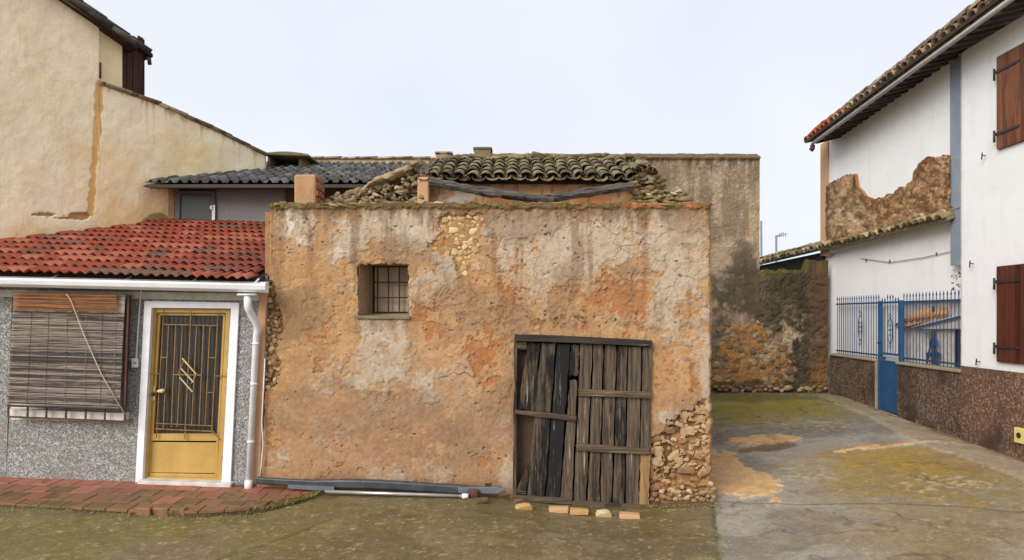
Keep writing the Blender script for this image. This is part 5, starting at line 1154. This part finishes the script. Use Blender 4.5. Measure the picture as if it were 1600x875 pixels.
# ================================================================== YARD WALL, FENCE and GATE
yw = thing('fence_wall', 'low brown rendered wall with concrete cap carrying the blue railing', 'wall', RX(6.15, 12.4, .2))
YL1, YL0, YR1, YR0 = 14.85, 12.94, 12.14, 10.33
for a, b2 in ((YL0, YL1), (YR0, YR1)):
    MB().prism([RX(6.06, a, -.2), RX(6.06, b2, -.2), RX(6.06, b2, 1.09), RX(6.06, a, 1.09)], (.2, 0, 0)).build('wall', M['worm_dark'], yw)
    MB().prism([RX(6.03, a - .0, 1.09), RX(6.03, b2, 1.09), RX(6.03, b2, 1.135), RX(6.03, a, 1.135)], (.26, 0, 0)).build('wall_cap', M['concrete'], yw, bevel=.01)
MB().prism([RX(6.068, YL0 - .012, .15), RX(6.068, YL0 - .002, .15), RX(6.068, YL0 - .002, 1.088), RX(6.068, YL0 - .012, 1.088)], (.19, 0, 0)).build('wall_end', M['concrete'], yw)
MB().prism([RX(6.0, YR1 + .002, .0), RX(6.0, YL0 - .014, .0), RX(6.0, YL0 - .014, .265), RX(6.0, YR1 + .002, .235)], (.32, 0, 0)).build('threshold', M['concrete'], yw, bevel=.01)
fence = thing('iron_railing', 'blue iron railing of thin spear topped bars on the low brown wall', 'railing', RX(6.15, 12.4, 1.14))
XF = 6.10; gy0, gy1 = 12.06, 12.80
def picket(y_, z0, z1, par, r=.0068, nm='picket'):
    mb_ = MB().tube([RX(XF, y_, z0), RX(XF, y_, z1)], r, 6); mb_.tube([RX(XF, y_, z1), RX(XF, y_, z1 + .035), RX(XF, y_, z1 + .09)], [.005, .013, .002], 6); mb_.build(nm, M['blue_dark'], par)
y_ = YR0 + .04
while y_ < YL1 - .25:
    if not (gy0 - .05 < y_ < gy1 + .05): picket(y_, 1.13, 2.17, fence)
    y_ += .0955
for a, b2 in ((YR0, gy0 - .04), (gy1 + .04, YL1 - .22)):
    for zz in (1.20, 2.11): MB().bar(RX(XF, a, zz), RX(XF, b2, zz), .028, .012, (1, 0, 0)).build('rail', M['blue_dark'], fence)
def ornament(yc, z0, z1, par):
    zc = (z0 + z1) / 2; hh_ = (z1 - z0) / 2
    for s_ in (-1, 1):
        MB().tube([RX(XF - .012, yc + s_ * (.075 * math.cos(a * math.pi / 2) ** 1.0 + .006), zc + hh_ * .62 * math.sin(a * math.pi / 2)) for a in [q / 6 for q in range(-6, 7)]], .007, 5).build('lens_bar', M['blue_dark'], par)
        for e_ in (-1, 1):
            MB().tube([RX(XF - .014, yc + s_ * (.02 + .025 * math.sin(q * .9)), zc + e_ * (hh_ * .62 + .03 * q * .6)) for q in range(0, 6)], .005, 5).build('scroll', M['blue_dark'], par)
    for zz in (zc - .08, zc, zc + .08): MB().tube([RX(XF - .014, yc - .035, zz), RX(XF - .014, yc, zz + .03), RX(XF - .014, yc + .035, zz)], .005, 5).build('scroll', M['blue_dark'], par)
    MB().bar(RX(XF - .014, yc - .10, zc + .02), RX(XF - .014, yc + .05, zc + .02), .012, .008, (1, 0, 0)).build('cross_bar', M['blue_dark'], par)
ornament(13.55, 1.30, 2.02, fence)
gate = thing('iron_gate', 'blue iron gate with solid lower panel and scrolled centre in the railing', 'gate', RX(6.15, 12.6, .26))
for y_ in (gy0 + .02, gy1 - .0): MB().bar(RX(XF, y_, .26), RX(XF, y_, 2.14), .055, .055, (1, 0, 0)).build('gate_post', M['blue'], gate)
MB().prism([RX(XF - .012, gy0 + .05, .28), RX(XF - .012, gy1 - .03, .28), RX(XF - .012, gy1 - .03, 1.11), RX(XF - .012, gy0 + .05, 1.11)], (.024, 0, 0)).build('panel', M['blue'], gate)
for y_ in (gy0 + .2, gy1 - .2, ): MB().bar(RX(XF - .018, y_, .30), RX(XF - .018, y_, 1.09), .010, .010, (1, 0, 0)).build('panel_rib', M['blue'], gate)
for zz in (.285, 1.11, 1.24, 2.11): MB().bar(RX(XF - .004, gy0 + .04, zz), RX(XF - .004, gy1 - .02, zz), .035, .03, (1, 0, 0)).build('gate_rail', M['blue'], gate)
for i in range(1, 8): picket(gy0 + .02 + i * .092, 1.24, 2.11 + (.05 if abs(i - 4) < 2 else 0), gate)
ornament((gy0 + gy1) / 2, 1.28, 1.98, gate)
MB().tube([RX(XF - .03, gy1 - .05, 1.42), RX(XF - .07, gy1 - .05, 1.42), RX(XF - .07, gy1 - .18, 1.42)], .012, 6).build('gate_handle', M['black_iron'], gate)
MB().box(RX(XF - .04, gy0 + .52, 1.14), RX(XF - .01, gy0 + .57, 1.18)).build('lock', M['black_iron'], gate)

# small tiled shelter seen through the opening behind the railing
shel = thing('yard_shelter', 'small white shelter with orange tiled roof in the yard behind the railing', 'shelter', RX(6.7, 10.9, .3))
xs_ = 6.30
def S_(px, py, x0=xs_): return RW(px, py, x0)
MB().prism([S_(1380, 440, 7.6), S_(1640, 420, 7.6), S_(1640, 640, 7.6), S_(1380, 640, 7.6)], (.2, 0, 0)).build('yard_wall', M['off_white'], shel)
MB().prism([RX(6.5, 8.5, .24), RX(11, 8.5, .24), RX(11, 20, .3), RX(6.5, 20, .3)], (0, 0, -.1)).build('yard_floor', M['concrete'], shel)
MB().prism([S_(1402, 462, 6.275), S_(1522, 456, 6.275), S_(1522, 515, 6.275), S_(1402, 515, 6.275)], (.03, 0, 0)).build('gable', M['off_white'], shel)
MB().prism([S_(1406, 506), S_(1440, 502), S_(1440, 620), S_(1406, 620)], (.15, 0, 0)).build('wall', M['off_white'], shel)
MB().prism([S_(1464, 500), S_(1491, 497), S_(1491, 620), S_(1464, 620)], (.15, 0, 0)).build('wall', M['off_white'], shel)
MB().prism([S_(1400, 508, 6.22), S_(1520, 490, 6.22), S_(1520, 513, 6.22), S_(1438, 514, 6.22)], (.05, 0, 0)).build('fascia', M['off_white'], shel)
MB().prism([S_(1440, 505, 6.85), S_(1464, 505, 6.85), S_(1464, 640, 6.85), S_(1440, 640, 6.85)], (.05, 0, 0)).build('back_wall', M['tan'], shel)
MB().prism([S_(1491.5, 512, 6.29), S_(1520, 510, 6.29), S_(1520, 600, 6.29), S_(1491.5, 600, 6.29)], (.05, 0, 0)).build('dark_door', M['dark'], shel)
MB().prism([S_(1398, 507, 6.17), S_(1418, 506, 6.17), S_(1480, 490, 6.26), S_(1472, 480, 6.26), S_(1440, 484, 6.26)], (0, 0, -.04)).build('roof', M['orange_tile'], shel)
for i in range(11):
    t = i / 10; a = S_(1400 + 78 * t, 507.5 - 17 * t, 6.17); b2 = S_(1442 + 36 * t, 483.5 - 1 * t, 6.262); MB().tube([a, b2], .02, 6).build('roof_tile', M['orange_tile'], shel, True)
MB().tube([S_(1458, 488, 6.2), S_(1458, 478, 6.2)], .02, 6).build('vent_pipe', M['blue_dark'], shel)
MB().bar(S_(1430, 512, 6.19), S_(1503, 494, 6.19), .03, .02).build('barge_board', M['blue_dark'], shel)
chr_ = thing('garden_chair', 'blue folded garden chair in the shelter behind the railing', 'chair', RX(6.45, 10.8, .3))
for a, b2 in (((1448, 568), (1456, 528)), ((1466, 570), (1458, 528)), ((1447, 552), (1466, 551))): MB().bar(S_(*a, 6.24), S_(*b2, 6.24), .02, .02).build('leg', M['blue_dark'], chr_)
MB().prism([S_(1447, 552, 6.22), S_(1466, 551, 6.22), S_(1466, 557, 6.22), S_(1448, 558, 6.22)], (.04, 0, 0)).build('seat', M['blue_dark'], chr_)
MB().prism([S_(1455, 527, 6.215), S_(1461, 526, 6.215), S_(1463, 541, 6.215), S_(1457, 542, 6.215)], (.03, 0, 0)).build('backrest', M['blue'], chr_)

# ================================================================== far aerials
for px, y0, y1, yag, lb in ((1190, 345, 470, False, 'bare tall aerial pole beyond the mossy roof'), (1213.5, 368, 470, True, 'short pole with a small branched television aerial beyond the roof')):
    an = thing('aerial', lb, 'aerial', P(px, y1, 26), 'rooftop aerials')
    MB().tube([P(px, y1, 26), P(px - .7, y0, 26)], .04, 6).build('pole', M['grey_paint'], an)
    if yag:
        for dy, dx in ((0, 18), (3, 9), (-2, 12)): MB().tube([P(px, y0 + 1 + dy * .4, 26), P(px + dx, y0 - 3 + dy * 1.2, 26)], .012, 5).build('boom', M['grey_paint'], an)
        for i in range(4): MB().tube([P(px + 5 + 3 * i, y0 - 4, 25.8), P(px + 5 + 3 * i, y0 + 2, 26.2)], .010, 5).build('element', M['grey_paint'], an)
    else: MB().tube([P(px - 6, y0 + 12, 26), P(px, y0 + 11, 26)], .015, 5).build('bracket', M['grey_paint'], an)

# ================================================================== things lying at the foot of the shed
def along_tube(name, label, cat, pts, r, mat, seg=12, extra=None):
    o = MB().tube(pts, r, seg).build(name, mat, None, True); return tag(o, label, cat)
def on(px, py, lift=0):
    x_, y_ = G(px, py); return Vector((x_, y_, float(gz(x_, y_)) + lift))
pipe = thing('drain_gutter', 'long black plastic gutter length lying against the foot of the ochre wall', 'gutter', P(600, 765, 8.38))
gp = MB(); secs = []
for i in range(9):
    t = i / 8; c0 = P(401 + 365 * t, 750 + 15 * t + 1.2 * math.sin(t * 9), 8.36); secs.append(c0)
V_ = []; Fc_ = []
ring = [(.05, -.055), (-.02, -.06), (-.045, -.035), (-.05, .03), (-.042, .048), (-.03, .03), (.05, .045)]
for i, c0 in enumerate(secs):
    g_ = 1.0 if 2 < i < 8 else .72
    V_ += [c0 + Vector((0, a * g_, b2 * g_)) for a, b2 in ring]
n_ = len(ring)
for i in range(8):
    for j in range(n_): Fc_.append((i * n_ + j, i * n_ + (j + 1) % n_, (i + 1) * n_ + (j + 1) % n_, (i + 1) * n_ + j))
Fc_ += [tuple(range(n_ - 1, -1, -1)), tuple(range(8 * n_, 9 * n_))]
gp.add(V_, Fc_).build('channel', M['black_pvc'], pipe, bevel=.004)
MB().prism([P(450, 757.5, 8.31), P(522, 760.5, 8.31), P(522, 768, 8.31), P(450, 763, 8.31)][::-1], (0, .02, 0)).build('grey_end', M['blue_pvc'], pipe)
MB().box(P(758, 757, 8.33), P(768, 763, 8.40)).build('clip', M['black_iron'], pipe)
bl = MB(); bl.prism([P(715, 762, 8.30), P(775, 761, 8.30), P(791, 765, 8.30), P(778, 772, 8.30), P(716, 771, 8.30)][::-1], (0, .06, 0)); tag(bl.build('plastic_offcut', M['blue_pvc'], None, bevel=.008), 'dusty blue grey plastic offcut at the right end of the black gutter', 'offcut')
tube = thing('metal_tube', 'thin bright metal tube lying on the ground below the black gutter', 'tube', P(620, 775, 8.25))
a_, b__ = P(508, 768, 8.24), P(722, 775, 8.20)
MB().tube([a_, b__], .019, 12).build('shaft', M['steel'], tube, True)
MB().tube([b__, b__ + (b__ - a_).normalized() * .07], .030, 12).build('collar', M['white_pvc'], tube, True)
rr = random.Random(77)
def lump(name, label, cat, px, py, sx, sy, sz, mat, rot=0, group=None):
    p = on(px, py, sz * .55); o = inst(name, STONES[rr.randrange(8)], Matrix.Translation(p) @ Matrix.Rotation(rot, 4, 'Z') @ Matrix.Diagonal((sx, sy, sz, 1)), None, mat); return tag(o, label, cat, group)
m_rust = M['rust']
lump('stone', 'dark rusty brown stone beside the collar of the bright tube', 'stone', 737, 778, .09, .06, .07, m_rust, .2)
lump('stone', 'long flat brown stone lying in front of the rusty stone', 'stone', 748, 786, .13, .05, .04, M['dark_mortar'], .35)
lump('stone', 'flat brown stone at the left foot of the plank door', 'stone', 788, 776, .09, .06, .035, M['mortar'], -.1)
lump('stone', 'dark dirty lump under the left corner of the plank door', 'stone', 812, 786, .08, .05, .04, M['dark_mortar'], .1)
lump('brick', 'rounded tan brick stub, leftmost of the pieces before the door', 'brick piece', 819, 795, .105, .055, .045, M['brick'], .05)
def brickbit(label, px, py, w_, d_, h_, rot):
    p = on(px, py, -.005); mb_ = MB(); mb_.box((-w_ / 2, -d_ / 2, 0), (w_ / 2, d_ / 2, h_)); mb_.v = [tuple(Matrix.Rotation(rot, 3, 'Z') @ Vector((a + rr.uniform(-.006, .006), b2 + rr.uniform(-.006, .006), c_ + rr.uniform(-.005, .005))) + p) for a, b2, c_ in mb_.v]
    tag(mb_.build('brick', M['brick'], None, bevel=.008), label, 'brick piece')
brickbit('broken tan brick below the middle of the left door leaf', 873, 799, .21, .11, .06, -.06)
brickbit('broken tan brick just left of the pale stone chip', 905, 803, .20, .11, .06, -.05)
lump('stone', 'small pale angular stone chip between two tan bricks', 'stone', 944, 806, .095, .06, .05, M['pale_stone'], -.2)
brickbit('broken tan brick, rightmost of the pieces before the door', 984, 809, .22, .11, .055, -.12)
tag(inst('stone', STONES[2], Matrix.Translation(on(484, 767 + 11, .012)) @ Matrix.Diagonal((.03, .025, .022, 1)), None, M['pale_stone']), 'tiny white pebble on the concrete below the metal tube', 'pebble')
# pebbles and plaster crumbs along the pavement edge and the shed foot
pb = MB()
def crumb(p, r):
    V_ = [p + Vector((r * rr.uniform(.6, 1.3) * math.cos(a), r * rr.uniform(.6, 1.1) * math.sin(a), r * .15)) for a in [q * 1.2566 for q in range(5)]] + [p + Vector((0, 0, r * rr.uniform(.5, .9)))]
    pb.add(V_, [(a, (a + 1) % 5, 5) for a in range(5)])
for i in range(1100):
    t = rr.random()
    if t < .2:
        x_ = rr.uniform(-5.6, -2.3); y_ = step_front(x_) - abs(rr.gauss(0, .10)) - .02
    elif t < .32:
        x_ = rr.uniform(1.5, 2.9); y_ = 8.42 - abs(rr.gauss(0, .12))
    else:
        x_ = rr.uniform(-4.5, 5.8); y_ = rr.uniform(6.2, 8.2) if x_ < 2.3 else rr.uniform(6.2, 13)
    crumb(Vector((x_, y_, float(gz(x_, y_)))), rr.uniform(.005, .016) if t < .32 else rr.uniform(.003, .009))
tag(pb.build('crumbs', M['ridge'], None), 'scattered plaster crumbs and grit on the concrete', None, None, 'stuff')
gw = MB()
for i in range(900):
    t = rr.random()
    if t < .6: x_ = rr.gauss(-2.35, .17); y_ = min(8.46, step_front(min(x_, -2.02)) + rr.uniform(-.04, .08))
    elif t < .85: x_ = rr.uniform(-5.8, -2.6); y_ = step_front(x_) - rr.uniform(0, .03)
    elif t < .93: x_, y_ = 6.3 + rr.gauss(-.28, .08), 14.85 + rr.gauss(0, .05)
    else: y_ = rr.choice((9.6, 10.4, 11.3, 13.5, 14.1)) + rr.gauss(0, .09); x_ = 6.02 + .0216 * y_ - abs(rr.gauss(0, .015))
    z_ = float(gz(x_, y_)); a = rr.uniform(0, 6.28); h_ = rr.uniform(.02, .075 if t < .6 or t > .85 else .03); c0 = Vector((x_, y_, z_)); s_ = Vector((math.cos(a), math.sin(a), 0))
    b0 = Vector((-s_.y, s_.x, 0)) * .004
    gw.add([c0 - b0, c0 + b0, c0 + s_ * h_ * .4 + Vector((0, 0, h_ * .7)) + b0 * .7, c0 + s_ * h_ * .9 + Vector((0, 0, h_))], [(0, 1, 2), (0, 2, 3)])
tag(gw.build('weeds', M['weed'], None), 'tufts of dry weeds along the pavement edge', None, None, 'stuff')
